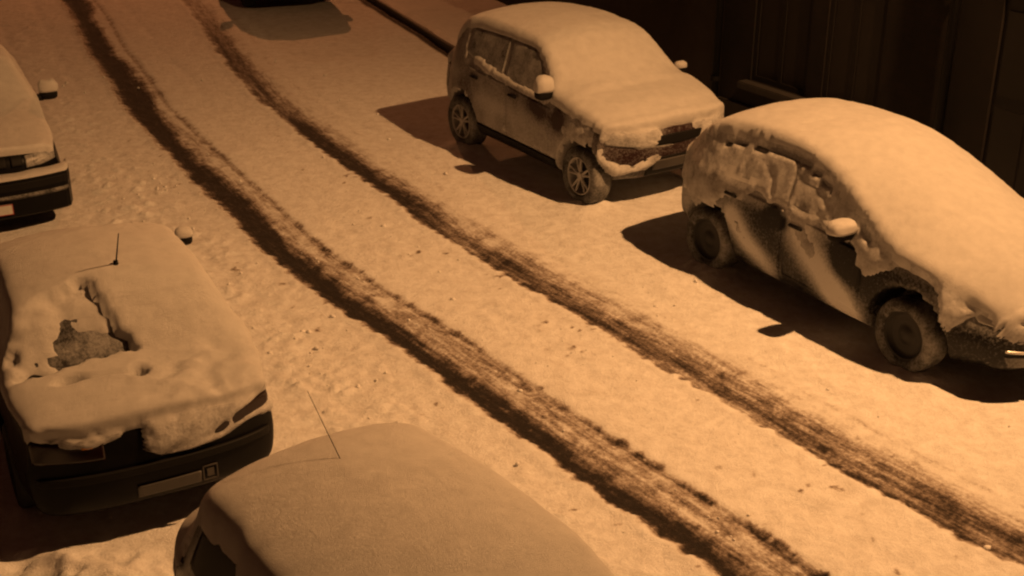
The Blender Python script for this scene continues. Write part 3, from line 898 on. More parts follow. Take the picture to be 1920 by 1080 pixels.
def wing_mirror(parent, mat, x, y, z, size=(.13, .20, .12), cap=.06, seed=0):
    s = 1 if y > 0 else -1
    bm = bmesh.new()
    bmesh.ops.create_uvsphere(bm, u_segments=20, v_segments=12, radius=.5)
    for v in bm.verts:
        v.co.x = math.copysign(abs(v.co.x * 2) ** .75 / 2, v.co.x) * size[0]
        v.co.y = math.copysign(abs(v.co.y * 2) ** .65 / 2, v.co.y) * size[1]
        v.co.z = math.copysign(abs(v.co.z * 2) ** .65 / 2, v.co.z) * size[2]
        v.co += Vector((x, y, z))
    bm_box(bm, (x, y - s * (size[1] * .5 + .03), z - .03), (.08, .16, .07), None, .012)
    mir = link_bm('wing_mirror', bm, mat, parent, True)
    if cap:
        bm = bmesh.new()
        bmesh.ops.create_uvsphere(bm, u_segments=20, v_segments=14, radius=.5)
        for v in bm.verts:
            c = v.co * 2
            v.co.x = math.copysign(abs(c.x) ** .8 / 2, c.x) * (size[0] + .03)
            v.co.y = math.copysign(abs(c.y) ** .7 / 2, c.y) * (size[1] + .02)
            v.co.z = max(math.copysign(abs(c.z) ** .7, c.z), -.25) * cap
            k = 1 + .10 * vnoise(np.array([c.x * 2 + seed]), np.array([c.y * 2]), np.array([c.z * 2]), seed)[0]
            v.co = Vector((v.co.x * k + x, v.co.y * k + y, v.co.z * k + z + size[2] * .45))
        link_bm('snow_cap', bm, M['snow'], mir, True)
    return mir

def frame(o, f, turn=0.0, shift=0.0, scale=(1, 1, 1)):
    f = np.array(f) / np.linalg.norm(f)
    o = np.array(o) + shift * np.array([-f[1], f[0]])
    a_ = math.radians(turn); f = np.array([f[0] * math.cos(a_) - f[1] * math.sin(a_), f[0] * math.sin(a_) + f[1] * math.cos(a_)])
    return Matrix(((f[0], -f[1], 0, o[0]), (f[1], f[0], 0, o[1]), (0, 0, 1, 0), (0, 0, 0, 1))) @ Matrix.Diagonal((*scale, 1))

def blob(x, z, cx, cz, rx, rz, ang=0.0, p=2.0):
    c, s = math.cos(math.radians(ang)), math.sin(math.radians(ang))
    u = (x - cx) * c + (z - cz) * s; v = -(x - cx) * s + (z - cz) * c
    return np.exp(-(((u / rx) ** 2 + (v / rz) ** 2) ** (p / 2)))

def seg_mask(x, z, pts, r, p=3.0):
    best = np.full(x.shape, 9.0)
    for (a, b) in zip(pts[:-1], pts[1:]):
        d = np.array(b) - np.array(a); L2 = (d ** 2).sum()
        t = np.clip(((x - a[0]) * d[0] + (z - a[1]) * d[1]) / L2, 0, 1)
        best = np.minimum(best, np.hypot(x - a[0] - t * d[0], z - a[1] - t * d[1]))
    return np.exp(-(best / r) ** p)

# ------------------------------------------------------------------ car 1 : tall small hatchback, far right
def both(fn):
    for s in (-1, 1): fn(s)

def side_windows(B, t, panes, mat, other=None):
    """panes : (top line, bottom line) in x,z ; both sides"""
    for s in (-1, 1):
        for (top, bot) in panes:
            B.patch('side_window', mat if s < 0 else (other or mat), t, 'side', top, bot, s, .004, 26, 12)

def doors(B, t, panels, mat, handle_m):
    for s in (-1, 1):
        for (top, bot, hx, hz) in panels:
            d = B.patch('door', mat, t, 'side', top, bot, s, .007, 26, 22, .03)
            p, n = B.hit('side', hx, hz, s)
            bm = bmesh.new(); bm_box(bm, (hx, p.y + s * .025, hz), (.17, .03, .03), None, .01)
            link_bm('door_handle', bm, handle_m, d, True)

def top_snow(V, n, depth, lo=.30, hi=.72, zmin=.62):
    return sstep(lo, hi, n[..., 2]) * depth * sstep(zmin - .1, zmin + .1, V[..., 2])

def car_tall():
    t = thing('parked_car', 'tall snow-covered hatchback at the right kerb with frosted side window and ten-spoke wheels', 'car',
              frame((.08, 15.82), (.57, -.822), -1.5, .05, (.98, 1.06, 1)), 'cars parked along the right kerb')
    sp = dict(x0=-.60, x1=2.93, r_rear=.09, r_front=.13, c_front=.12, c_rear=.12, axles=(0.0, 2.54), rw=.33, ra=.395,
        zb=[(-.6,.42),(-.3,.30),(0,.24),(2.5,.24),(2.75,.27),(2.93,.33)],
        wb=[(-.6,.62),(0,.78),(2.4,.78),(2.93,.68)],
        zm=[(-.6,.72),(0,.72),(2.5,.70),(2.93,.66)],
        wm=[(-.6,.74),(-.3,.84),(0,.872),(1.2,.872),(2.5,.885),(2.75,.88),(2.93,.84)],
        zs=[(-.6,.94),(-.3,1.06),(.2,1.10),(1.2,1.05),(2.0,1.01),(2.4,.99),(2.7,.95),(2.93,.88)],
        ws=[(-.6,.70),(-.3,.80),(0,.83),(1.2,.84),(2.2,.855),(2.5,.86),(2.93,.80)],
        zt=[(-.6,.97),(-.5,1.08),(-.38,1.26),(-.2,1.45),(-.02,1.545),(.2,1.565),(.9,1.575),(1.4,1.54),(1.58,1.47),(1.78,1.30),(2.0,1.10),(2.12,1.05),(2.4,1.03),(2.7,.985),(2.93,.90)],
        wt=[(-.6,.66),(-.4,.70),(-.2,.67),(0,.665),(.9,.675),(1.4,.68),(1.6,.70),(1.9,.77),(2.1,.82),(2.5,.835),(2.93,.77)],
        zc=[(-.6,1.0),(-.5,1.12),(-.36,1.31),(-.18,1.50),(0,1.60),(.2,1.625),(.9,1.64),(1.4,1.61),(1.6,1.555),(1.85,1.40),(2.15,1.19),(2.32,1.10),(2.5,1.085),(2.72,1.04),(2.93,.95)])
    B = Body(sp)
    def ds(x, y, z):
        nz = fbm(x * 4, y * 4, z * 4, 3, 204)
        d = .43 + .25 * nz + .12 * sstep(.8, .45, z)
        d = d - .55 * blob(x, z, 1.72, .90, .30, .10, -10) - .7 * blob(x, z, 2.14, .86, .12, .14) - .25 * blob(x, z, .15, .75, .25, .2)
        d = d + .30 * blob(x, z, .9, .72, .5, .12, -3)
        return np.where(x > 2.75, .16 + .20 * nz, d)
    dust(link_mesh('body', B.V.reshape(-1, 3), B.faces, M['dusty_maroon'], t), ds)
    t['_ds'] = 0; del t['_ds']
    doors(B, t, [([(1.08,1.02),(1.98,.96)], [(1.08,.42),(1.98,.42)], 1.22, .93), ([(.20,1.06),(1.04,1.03)], [(.42,.44),(1.04,.42)], .36, .97)], M['dusty_maroon'], M['trim'])
    for ch in t.children:
        if ch.name.startswith('door'): dust(ch, ds)
    side_windows(B, t, [([(.98,1.51),(1.42,1.49),(1.60,1.38)], [(.98,1.09),(1.45,1.055),(1.90,1.05)]), ([(.08,1.49),(.45,1.51),(.92,1.515)], [(.06,1.20),(.45,1.14),(.92,1.10)])], M['frosted'])
    B.patch('windscreen', M['glass'], t, 'top', [(1.56,.62),(1.62,0),(1.56,-.62)], [(2.02,.70),(2.28,0),(2.02,-.70)], 1, .004)
    B.patch('rear_window', M['glass'], t, 'rear', [(-.55,1.48),(.55,1.48)], [(-.62,1.12),(.62,1.12)], 1, .004)
    for ax in (0.0, 2.54):
        for s in (-1, 1): wheel(t, ax, s * .755, .33, 'alloy', M['rubber'], .4 + ax)
    wing_mirror(t, M['trim'], 1.94, -.92, 1.13, (.15,.20,.14), .14, 3); wing_mirror(t, M['trim'], 1.93, .93, 1.12, (.09,.13,.10), .06, 4)
    for s in (-1, 1):
        B.patch('headlight', M['frosted'], t, 'front', [(s*.78,.92),(s*.56,.88),(s*.40,.81)], [(s*.78,.76),(s*.56,.72),(s*.40,.70)], 1, .012)
        h = B.patch('fog_light_housing', M['dark_trim'], t, 'front', [(s*.72,.50),(s*.42,.50)], [(s*.68,.36),(s*.42,.36)], 1, .01)
        B.patch('tail_light', M['lens_red'], t, 'rear', [(s*.76,.98),(s*.62,.98)], [(s*.76,.66),(s*.62,.66)], 1, .01)
        for ax in (0.0, 2.54):      # wheel arch moulding
            pass
    B.patch('grille', M['trim'], t, 'front', [(-.38,.79),(0,.80),(.38,.79)], [(-.34,.70),(0,.69),(.34,.70)], 1, .012)
    B.patch('lower_grille', M['trim'], t, 'front', [(-.38,.56),(.38,.56)], [(-.32,.34),(.32,.34)], 1, .012)
    B.patch('number_plate', M['plate_shaded'], t, 'front', [(-.26,.53),(.26,.53)], [(-.26,.42),(.26,.42)], 1, .03)
    B.patch('bumper_skirt', M['trim'], t, 'side', [(.42,.42),(2.1,.40)], [(.44,.29),(2.1,.28)], -1, .02)
    B.patch('bumper_skirt', M['trim'], t, 'side', [(.42,.42),(2.1,.40)], [(.44,.29),(2.1,.28)], 1, .02)
    def ts(V, n):
        x, y, z = V[..., 0], V[..., 1], V[..., 2]
        d = .085 + .02 * fbm(x * 1.5, y * 1.5, 0, 2, 201)
        d = d + .018 * np.exp(-((x - 2.25 - .0) / .12) ** 2)
        t = top_snow(V, n, d, .34, .62)
        nz = fbm(x * 5, y * 5, z * 5, 3, 202); nf = fbm(x * 16, y * 16, z * 16, 2, 203)
        side = np.where(np.abs(n[..., 1]) > .45, 1.0, 0.0)
        m = np.zeros_like(x) - .55
        m += 1.25 * seg_mask(x, z, [(.30,1.16),(.9,1.075),(1.85,1.0)], .055)           # ledge under the windows
        m += 1.0 * seg_mask(x, z, [(1.02,.50),(2.05,.44)], .035)                          # sill
        m += 1.15 * blob(x, z, 2.4, .81, .26, .075, 8)                                    # over the front arch
        m += .9 * seg_mask(x, z, [(-.02,1.56),(.0,1.3),(.05,1.18)], .05)                  # rear pillar
        m += .75 * seg_mask(x, z, [(.0,1.535),(.9,1.55),(1.42,1.51)], .035)               # roof gutter
        m += .7 * blob(x, z, -.35, .95, .22, .18) + .35 * blob(x, z, -.25, .62, .2, .2)
        m += .85 * seg_mask(x, z, [(.35,1.2),(.6,1.12)], .06)
        m -= 1.0 * blob(x, z, 1.72, .90, .25, .09, -10) + 1.2 * blob(x, z, 2.12, .88, .10, .10)
        m -= 1.5 * in_poly(x, z, [(.12,1.48),(.92,1.51),(1.42,1.48),(1.58,1.38),(1.85,1.08),(1.2,1.10),(.6,1.17),(.14,1.24)]) * (.55 + .8 * nz)
        m += .6 * blob(x, z, 1.9, .62, .10, .10) + .5 * blob(x, z, .55, .62, .3, .05, -12) + .45 * nz + .40 * nf
        ps = .024 * np.clip(m, -.9, 1.0)
        fr = (n[..., 0] > .5)
        q = -.08 + .55 * fbm(y * 5, z * 5, x * 5, 3, 206) + .35 * nf
        q += .5 * nz + 1.1 * seg_mask(y, z, [(-.92,.66),(-.80,.50),(-.45,.43),(-.22,.56)], .07)     # snow smile on the bumper
        q += 1.2 * seg_mask(y, z, [(-.86,.33),(-.42,.24)], .05) + .9 * blob(y, z, -.60, .86, .22, .09, -10) + .9 * blob(y, z, -.28, .80, .10, .10)
        q -= 1.2 * blob(y, z, 0, .42, .30, .18) + .9 * blob(y, z, -.45, .62, .30, .05) + .5 * blob(y, z, .1, .72, .3, .1)
        q += .4 * (y > .25)
        pf = .055 * np.clip(q, -.6, .9)
        wside = sstep(.35, .6, np.abs(n[..., 1])); wfr = sstep(.3, .6, n[..., 0])
        p = np.maximum(np.where(wside > .3, ps, -.03), np.where(wfr > .3, pf, -.03))
        r = np.where(t > .012, np.maximum(t, p), p)
        r = np.where(z < .36, np.minimum(r, -.03), r)
        for ax in sp['axles']:
            r = np.where(np.hypot(x - ax, z - .34) < .385, -.03, r)
        return np.where(n[..., 2] < -.3, -.03, r)
    B.snow(t, ts, 21, 4)
    return t
car_tall()

# ------------------------------------------------------------------ car 2 : low round hatchback, near right
def car_round():
    t = thing('parked_car', 'rounded hatchback nearest at the right kerb, doors plastered with snow, black wheels', 'car',
              frame((2.575, 11.874), (.5493, -.8356), -1.5, .05, (.985, 1.06, 1)), 'cars parked along the right kerb')
    sp = dict(x0=-.60, x1=3.34, r_rear=.08, r_front=.16, c_front=.30, c_rear=.13, axles=(0.0, 2.51), rw=.315, ra=.385, sig=.05,
        zb=[(-.6,.38),(-.3,.26),(0,.20),(2.6,.19),(3.0,.20),(3.34,.25)],
        wb=[(-.6,.64),(0,.76),(2.5,.76),(3.34,.60)],
        zm=[(-.6,.68),(0,.68),(2.5,.62),(3.34,.50)],
        wm=[(-.6,.74),(-.3,.83),(0,.85),(1.2,.845),(2.5,.855),(2.9,.83),(3.34,.68)],
        zs=[(-.6,.93),(-.3,1.0),(.2,1.0),(1.2,.96),(2.0,.92),(2.4,.88),(2.8,.82),(3.34,.63)],
        ws=[(-.6,.70),(-.3,.78),(0,.80),(1.2,.81),(2.2,.81),(2.7,.78),(3.34,.58)],
        zt=[(-.6,.99),(-.5,1.09),(-.35,1.22),(-.15,1.35),(.1,1.41),(.5,1.44),(1.0,1.43),(1.3,1.38),(1.6,1.275),(1.9,1.125),(2.15,1.0),(2.4,.935),(2.7,.895),(3.0,.80),(3.2,.73),(3.34,.66)],
        wt=[(-.6,.66),(-.4,.68),(-.1,.66),(.2,.64),(.9,.65),(1.3,.66),(1.6,.70),(1.95,.755),(2.3,.77),(2.7,.73),(3.34,.54)],
        zc=[(-.6,1.03),(-.5,1.14),(-.33,1.28),(-.12,1.42),(.1,1.485),(.5,1.52),(1.0,1.525),(1.3,1.495),(1.6,1.435),(2.0,1.315),(2.4,1.18),(2.68,1.075),(2.85,1.02),(3.1,.92),(3.25,.81),(3.34,.73)])
    B = Body(sp)
    pm = M['paint_black']
    pm = M['dusty_black']
    def ds(x, y, z):
        nz = fbm(x * 5, y * 5, z * 5, 3, 214)
        d = 0.06 + .10 * nz + .5 * sstep(.78, .95, z)
        d = d + .95 * seg_mask(x, z, [(.36,.68),(.56,.52),(.88,.33)], .11, 2.2) * (1 - .35 * sstep(.5, .3, z))
        d = d + 1.0 * seg_mask(x, z, [(1.10,.95),(1.30,.74),(1.62,.50),(1.88,.28)], .17, 2.2) + .6 * blob(x, z, 1.80, .36, .18, .12, -40)
        d = d + .55 * blob(x, z, -.40, .66, .30, .26) + .28 * blob(x, z, 2.95, .66, .4, .12, -8) + .3 * blob(x, z, .2, .72, .3, .12)
        d = d - .9 * blob(x, z, .96, .86, .17, .10, 0, 4) - .8 * blob(x, z, 1.80, .74, .15, .16, -30)
        return np.where(x > 2.9, np.minimum(d, .05 + .35 * sstep(.45, .7, z)), d)
    dust(link_mesh('body', B.V.reshape(-1, 3), B.faces, pm, t), ds)
    doors(B, t, [([(1.06,.93),(2.0,.86)], [(1.06,.34),(2.0,.34)], 1.20, .84), ([(.16,.95),(1.02,.935)], [(.40,.38),(1.02,.34)], .32, .88)], pm, M['trim'])
    for ch in t.children:
        if ch.name.startswith('door'): dust(ch, ds)
    side_windows(B, t, [([(1.04,1.335),(1.30,1.28),(1.55,1.16)], [(1.04,.985),(1.4,.965),(1.85,.955)]), ([(.05,1.28),(.45,1.35),(.98,1.34)], [(-.02,1.03),(.4,1.01),(.98,.985)])], M['frost_light'])
    B.patch('windscreen', M['glass'], t, 'top', [(1.38,.58),(1.42,0),(1.38,-.58)], [(2.12,.70),(2.62,0),(2.12,-.70)], 1, .004)
    B.patch('rear_window', M['glass'], t, 'rear', [(-.5,1.33),(.5,1.33)], [(-.58,1.05),(.58,1.05)], 1, .004)
    for ax in (0.0, 2.51):
        for s in (-1, 1): wheel(t, ax, s * .735, .315, 'cap', M['rubber'], ax)
    wing_mirror(t, M['trim'], 1.80, -.91, .985, (.15,.24,.10), .09, 5); wing_mirror(t, M['trim'], 1.72, .86, .98, (.20,.10,.12), 0, 6)
    for s in (-1, 1):
        B.patch('headlight', M['lens_clear'], t, 'front', [(s*.66,.74),(s*.50,.71),(s*.34,.66)], [(s*.66,.62),(s*.50,.58),(s*.34,.57)], 1, .012)
        B.patch('fog_light_housing', M['dark_trim'], t, 'front', [(s*.60,.40),(s*.38,.40)], [(s*.56,.30),(s*.38,.30)], 1, .012)
        B.patch('tail_light', M['lens_red'], t, 'rear', [(s*.70,.98),(s*.56,.98)], [(s*.70,.66),(s*.56,.66)], 1, .01)
        B.patch('wing_vent_panel', M['trim'], t, 'side', [(1.66,1.07),(1.78,1.03)], [(1.90,.955),(1.93,.952)], s, .012)
    B.patch('grille', M['trim'], t, 'front', [(-.30,.56),(.30,.56)], [(-.30,.50),(.30,.50)], 1, .012)
    B.patch('lower_grille', M['trim'], t, 'front', [(-.34,.42),(.34,.42)], [(-.32,.28),(.32,.28)], 1, .012)
    B.patch('number_plate', M['plate_shaded'], t, 'front', [(-.26,.49),(.26,.49)], [(-.26,.39),(.26,.39)], 1, .03)
    B.patch('bumper_strip', M['chrome'], t, 'front', [(-.60,.455),(-.36,.44)], [(-.60,.435),(-.36,.42)], 1, .02)
    def ts(V, n):
        x, y, z = V[..., 0], V[..., 1], V[..., 2]
        d = .095 + .015 * fbm(x * 1.3, y * 1.3, 0, 2, 211)
        t = top_snow(V, n, d, .42, .66)
        nz = fbm(x * 6, y * 6, z * 6, 3, 212); nf = fbm(x * 18, y * 18, z * 18, 2, 213)
        nm = fbm(x * 9, y * 9, z * 9, 3, 217)
        low = .90 + .10 * nz + .05 * nm                                                     # ragged lower limit of the crust
        low = low - .26 * blob(x, z * 0 + .7, -.20, .7, .40, 9) - .16 * blob(x, z * 0, 2.05, 0, .26, 9) - .22 * blob(x, z * 0, 3.05, 0, .38, 9) + .07 * blob(x, z * 0, .62, 0, .2, 9)
        m = -.75 + 1.55 * sstep(-.06, .05, z - low)
        m += 1.2 * seg_mask(x, z, [(1.12,.93),(1.24,.80),(1.40,.68)], .085) + .8 * seg_mask(x, z, [(.42,.64),(.56,.53)], .06)
        m += .8 * blob(x, z, 2.06, .80, .22, .14, -15)
        m -= 2.0 * blob(x, z, .96, .89, .16, .085, 0, 4)                                     # bare hole
        m -= 1.9 * seg_mask(x, z, [(.05,1.275),(.32,1.335)], .016, 4) + 2.2 * seg_mask(x, z, [(.44,1.335),(.9,1.375),(1.14,1.345)], .017, 4)
        m -= 1.6 * seg_mask(x, z, [(1.20,1.325),(1.46,1.225)], .018, 4) + .7 * seg_mask(x, z, [(1.48,1.14),(1.74,.99)], .02)
        m -= 1.6 * blob(x, z, 1.60, .985, .09, .04, -25) + 1.9 * blob(x, z, 1.84, .80, .13, .13, -30) + 1.8 * blob(x, z, 2.36, .80, .07, .08)
        m -= 1.9 * seg_mask(x, z, [(1.90,1.05),(2.0,.97)], .03)
        m -= 1.5 * seg_mask(x, z, [(2.55,.86),(2.86,.80)], .02) + .9 * blob(x, z, 3.1, .60, .12, .03, -10)
        m += .16 * nz + .30 * nm + .30 * nf + .18 * (z > .98)
        ps = np.where(m > 0, .010 + .012 * np.clip(m * 2, 0, 1), .03 * np.clip(m, -.8, 0))
        ps = ps - .010 * seg_mask(x, z, [(1.02,1.33),(1.03,.95)], .02) - .012 * seg_mask(x, z, [(1.06,1.24),(1.3,1.19),(1.6,1.04),(1.5,.99),(1.1,1.0)], .02) - .010 * seg_mask(x, z, [(.55,1.27),(.76,1.16),(.82,1.0)], .025)
        ps = np.where(m > .05, ps + .007 * nm + .005 * nf, ps)
        q = -.15 + .4 * fbm(y * 4, z * 4, x * 4, 3, 216) + .3 * nf
        q += .8 * sstep(.50, .66, z) - .9 * (1 - sstep(.36, .52, z))
        q += 1.0 * seg_mask(y, z, [(-.80,.34),(-.42,.27)], .035) - .6 * seg_mask(y, z, [(-.66,.70),(-.3,.62)], .03)
        pf = .055 * np.clip(q, -.6, .9)
        wside = sstep(.35, .6, np.abs(n[..., 1])); wfr = sstep(.3, .6, n[..., 0])
        p = np.maximum(np.where(wside > .3, ps, -.03), np.where(wfr > .3, pf, -.03))
        r = np.where(t > .012, np.maximum(t, p), p)
        r = np.where(z < .27, np.minimum(r, -.03), r)
        for ax in sp['axles']:
            r = np.where(np.hypot(x - ax, z - .325) < .40 - .03 * (ax < 1), -.03, r)
        return np.where(n[..., 2] < -.3, -.03, r)
    B.snow(t, ts, 31, 2, .42, .07)
car_round()

# ------------------------------------------------------------------ antenna
def antenna(t, x, y, z, tip, r=.006, ridge=None):
    bm = bmesh.new()
    bm_tube(bm, (x, y, z), tip, r, r * .6, 8)
    bm_tube(bm, (x, y, z - .03), (x, y, z + .025), .022, .016, 12)
    return link_bm('antenna', bm, M['trim'], t, True)

# ------------------------------------------------------------------ car 3 : dark saloon seen from its tail, left
def car_tail():
    t = thing('parked_car', 'dark saloon seen from behind at the left, snow slid off its black tail', 'car',
              frame((-2.25, 7.05), (-.47, .8827)), 'cars parked along the left side')
    sp = dict(x0=.06, x1=3.78, r_rear=.10, r_front=.14, c_front=.2, c_rear=.10, axles=(.82, 3.18), rw=.30, ra=.345,
        zb=[(.06,.26),(.4,.24),(1,.22),(3,.20),(3.78,.28)],
        wb=[(.06,.70),(.6,.76),(3.2,.76),(3.78,.66)],
        zm=[(.06,.60),(.8,.62),(3.0,.60),(3.78,.52)],
        wm=[(.06,.79),(.4,.83),(.9,.84),(3.0,.84),(3.4,.82),(3.78,.74)],
        zs=[(.06,.83),(.5,.90),(1.0,.92),(2.4,.88),(3.0,.82),(3.78,.66)],
        ws=[(.06,.75),(.5,.79),(1.0,.80),(2.6,.80),(3.2,.78),(3.78,.66)],
        zt=[(.06,.86),(.2,.90),(.50,.93),(.62,.97),(.80,1.13),(.98,1.27),(1.15,1.30),(1.6,1.32),(2.0,1.29),(2.2,1.20),(2.6,.95),(2.75,.89),(3.2,.83),(3.78,.69)],
        wt=[(.06,.70),(.5,.74),(.62,.70),(1.0,.61),(1.6,.60),(2.0,.60),(2.3,.65),(2.7,.74),(3.2,.72),(3.78,.60)],
        zc=[(.06,.90),(.2,.935),(.50,.96),(.62,.99),(.80,1.18),(.98,1.33),(1.15,1.37),(1.6,1.39),(2.0,1.365),(2.2,1.29),(2.6,1.07),(2.85,.95),(3.2,.89),(3.78,.74)])
    B = Body(sp)
    pm = M['paint_black']
    link_mesh('body', B.V.reshape(-1, 3), B.faces, pm, t)
    doors(B, t, [([(1.62,.88),(2.55,.85)], [(1.62,.32),(2.55,.32)], 1.8, .8), ([(.92,.9),(1.58,.88)], [(1.1,.34),(1.58,.32)], 1.1, .82)], pm, M['trim'])
    side_windows(B, t, [([(1.6,1.27),(1.95,1.24),(2.15,1.16)], [(1.6,.94),(2.0,.93),(2.45,.92)]), ([(.98,1.2),(1.2,1.26),(1.56,1.27)], [(.85,1.0),(1.2,.96),(1.56,.94)])], M['frost_light'])
    B.patch('windscreen', M['glass'], t, 'top', [(2.1,.54),(2.04,0),(2.1,-.54)], [(2.55,.64),(2.72,0),(2.55,-.64)], 1, .004)
    B.patch('rear_window', M['frost_dark'], t, 'rear', [(-.56,1.285),(0,1.30),(.56,1.285)], [(-.69,.995),(0,1.005),(.69,.995)], 1, .006)
    for ax in (.82, 3.18):
        for s in (-1, 1): wheel(t, ax, s * .73, .30, 'cap', M['rubber_clean'], ax)
    wing_mirror(t, M['trim'], 2.42, .93, .98, (.12,.18,.11), .08, 7); wing_mirror(t, M['trim'], 2.66, -.90, .97, (.09,.13,.10), .06, 8)
    for s in (-1, 1):
        tl = B.patch('tail_light', M['lens_red'], t, 'rear', [(s*.76,.83),(s*.34,.82)], [(s*.76,.68),(s*.34,.67)], 1, .012)
        B.patch('reflector', M['lens_amber'], tl, 'rear', [(s*.47,.80),(s*.41,.80)], [(s*.47,.77),(s*.41,.77)], 1, .026, 6, 4)
        B.patch('headlight', M['lens_clear'], t, 'front', [(s*.62,.70),(s*.34,.70)], [(s*.62,.58),(s*.34,.58)], 1, .012)
    B.patch('bumper_strip', M['trim'], t, 'rear', [(-.80,.57),(0,.58),(.80,.57)], [(-.80,.52),(0,.53),(.80,.52)], 1, .03)
    pl = B.patch('number_plate', M['plate_shaded'], t, 'rear', [(-.24,.42),(.17,.42)], [(-.24,.33),(.17,.33)], 1, .016)
    bm = bmesh.new()
    p, _ = B.hit('rear', -.30, .40)
    x = p.x - .012
    for (cy, cz, sy, sz) in ((-.30,.445,.10,.008),(-.30,.345,.10,.008),(-.254,.395,.008,.10),(-.346,.395,.008,.10),(-.30,.395,.045,.055)):
        bm_box(bm, (x, cy, cz), (.01, sy, sz))
    link_bm('country_badge', bm, M['plate_shaded'], t)
    antenna(t, 1.16, -.08, 1.47, (1.02, -.10, 1.74), .006)
    def ts(V, n):
        x, y, z = V[..., 0], V[..., 1], V[..., 2]
        d = .10 + .02 * fbm(x * 1.5, y * 1.5, 0, 2, 221)
        nz = fbm(x * 5, y * 5, z * 5, 3, 222); nf = fbm(x * 17, y * 17, z * 17, 2, 223)
        t = top_snow(V, n, d, .30, .6, .70)
        # bare patch of the rear window, where a slab broke away
        poly = [(.60,-.03),(.75,.04),(1.0,.09),(1.07,.16),(1.03,.5),(.88,.66),(.58,.70),(.62,.40)]
        nh = fbm(x * 9, y * 9, z * 9, 3, 224)
        ip = in_poly(x + .07 * nz + .03 * nf, y + .08 * nh, poly)
        t = np.where(ip > 0, -.03 + .055 * sstep(.70, .84, x - .2 * (y - .1)) + .05 * sstep(.36, .50, y) - .09 * blob(x, y, .60, .62, .06, .06) + .024 * nh + .024 * nf, t)
        # rougher slide area right part of the boot
        rough = blob(x, y, .2, -.35, .35, .4)
        t = t - .30 * blob(x, y, .44, .42, .035, .07, 12, 4) - .30 * blob(x, y, .37, .0, .06, .03, 0, 4) - .05 * seg_mask(x, y, [(.45,.44),(.42,.2),(.38,.0)], .025)
        t = t + (-.035 + .05 * nz + .035 * nf) * rough * (t > .02)
        # slab overhanging the tail at the left, torn edge ; crusted snow right
        edge = -.02 + .0 * y
        wre = sstep(.2, .6, -n[..., 0])
        q = np.full(x.shape, -.6)
        low = .80 - .03 * nz - .05 * blob(y, z * 0, .42, 0, .22, 1) + .10 * blob(y, z * 0, .16, 0, .045, 1) + .22 * sstep(.56, .78, y)
        low = np.where(y < .10, .63 + .05 * nz - .06 * (y + .45), low)
        q += 1.3 * sstep(-.02, .03, z - low)
        q -= 1.9 * seg_mask(y, z, [(-.78,.79),(-.52,.735)], .028) * (y < -.3) + 1.5 * blob(y, z, -.63, .625, .13, .05)
        q -= .6 * seg_mask(y, z, [(-.45,.72),(-.36,.68)], .03)
        q += .45 * nz * (y < .1) + .3 * nf + .3 * fbm(y * 11, z * 11, x * 11, 2, 225)
        p = np.where((wre > .2) & (x < .42), .05 * np.clip(q, -.6, 1.3), -.03)
        ws = sstep(.5, .7, np.abs(n[..., 1]))
        ps = np.where(y < 0, .04 * np.clip(-.25 + 1.2 * sstep(.75, .9, z) + .4 * nz, -.6, .8), .035 * np.clip(-.8 + .9 * sstep(.95, 1.1, z) + .35 * nz, -.6, .8))
        p = np.where((ws > .3) & (wre < .5), np.maximum(p, ps), p)
        r = np.where((t > .012), np.maximum(t, p), np.maximum(p, np.where(ip > 0, t, -.03)))
        r = np.where(z < .45, -.03, r)
        return np.where(n[..., 2] < -.3, -.03, r)
    B.snow(t, ts, 41, 1)
car_tail()

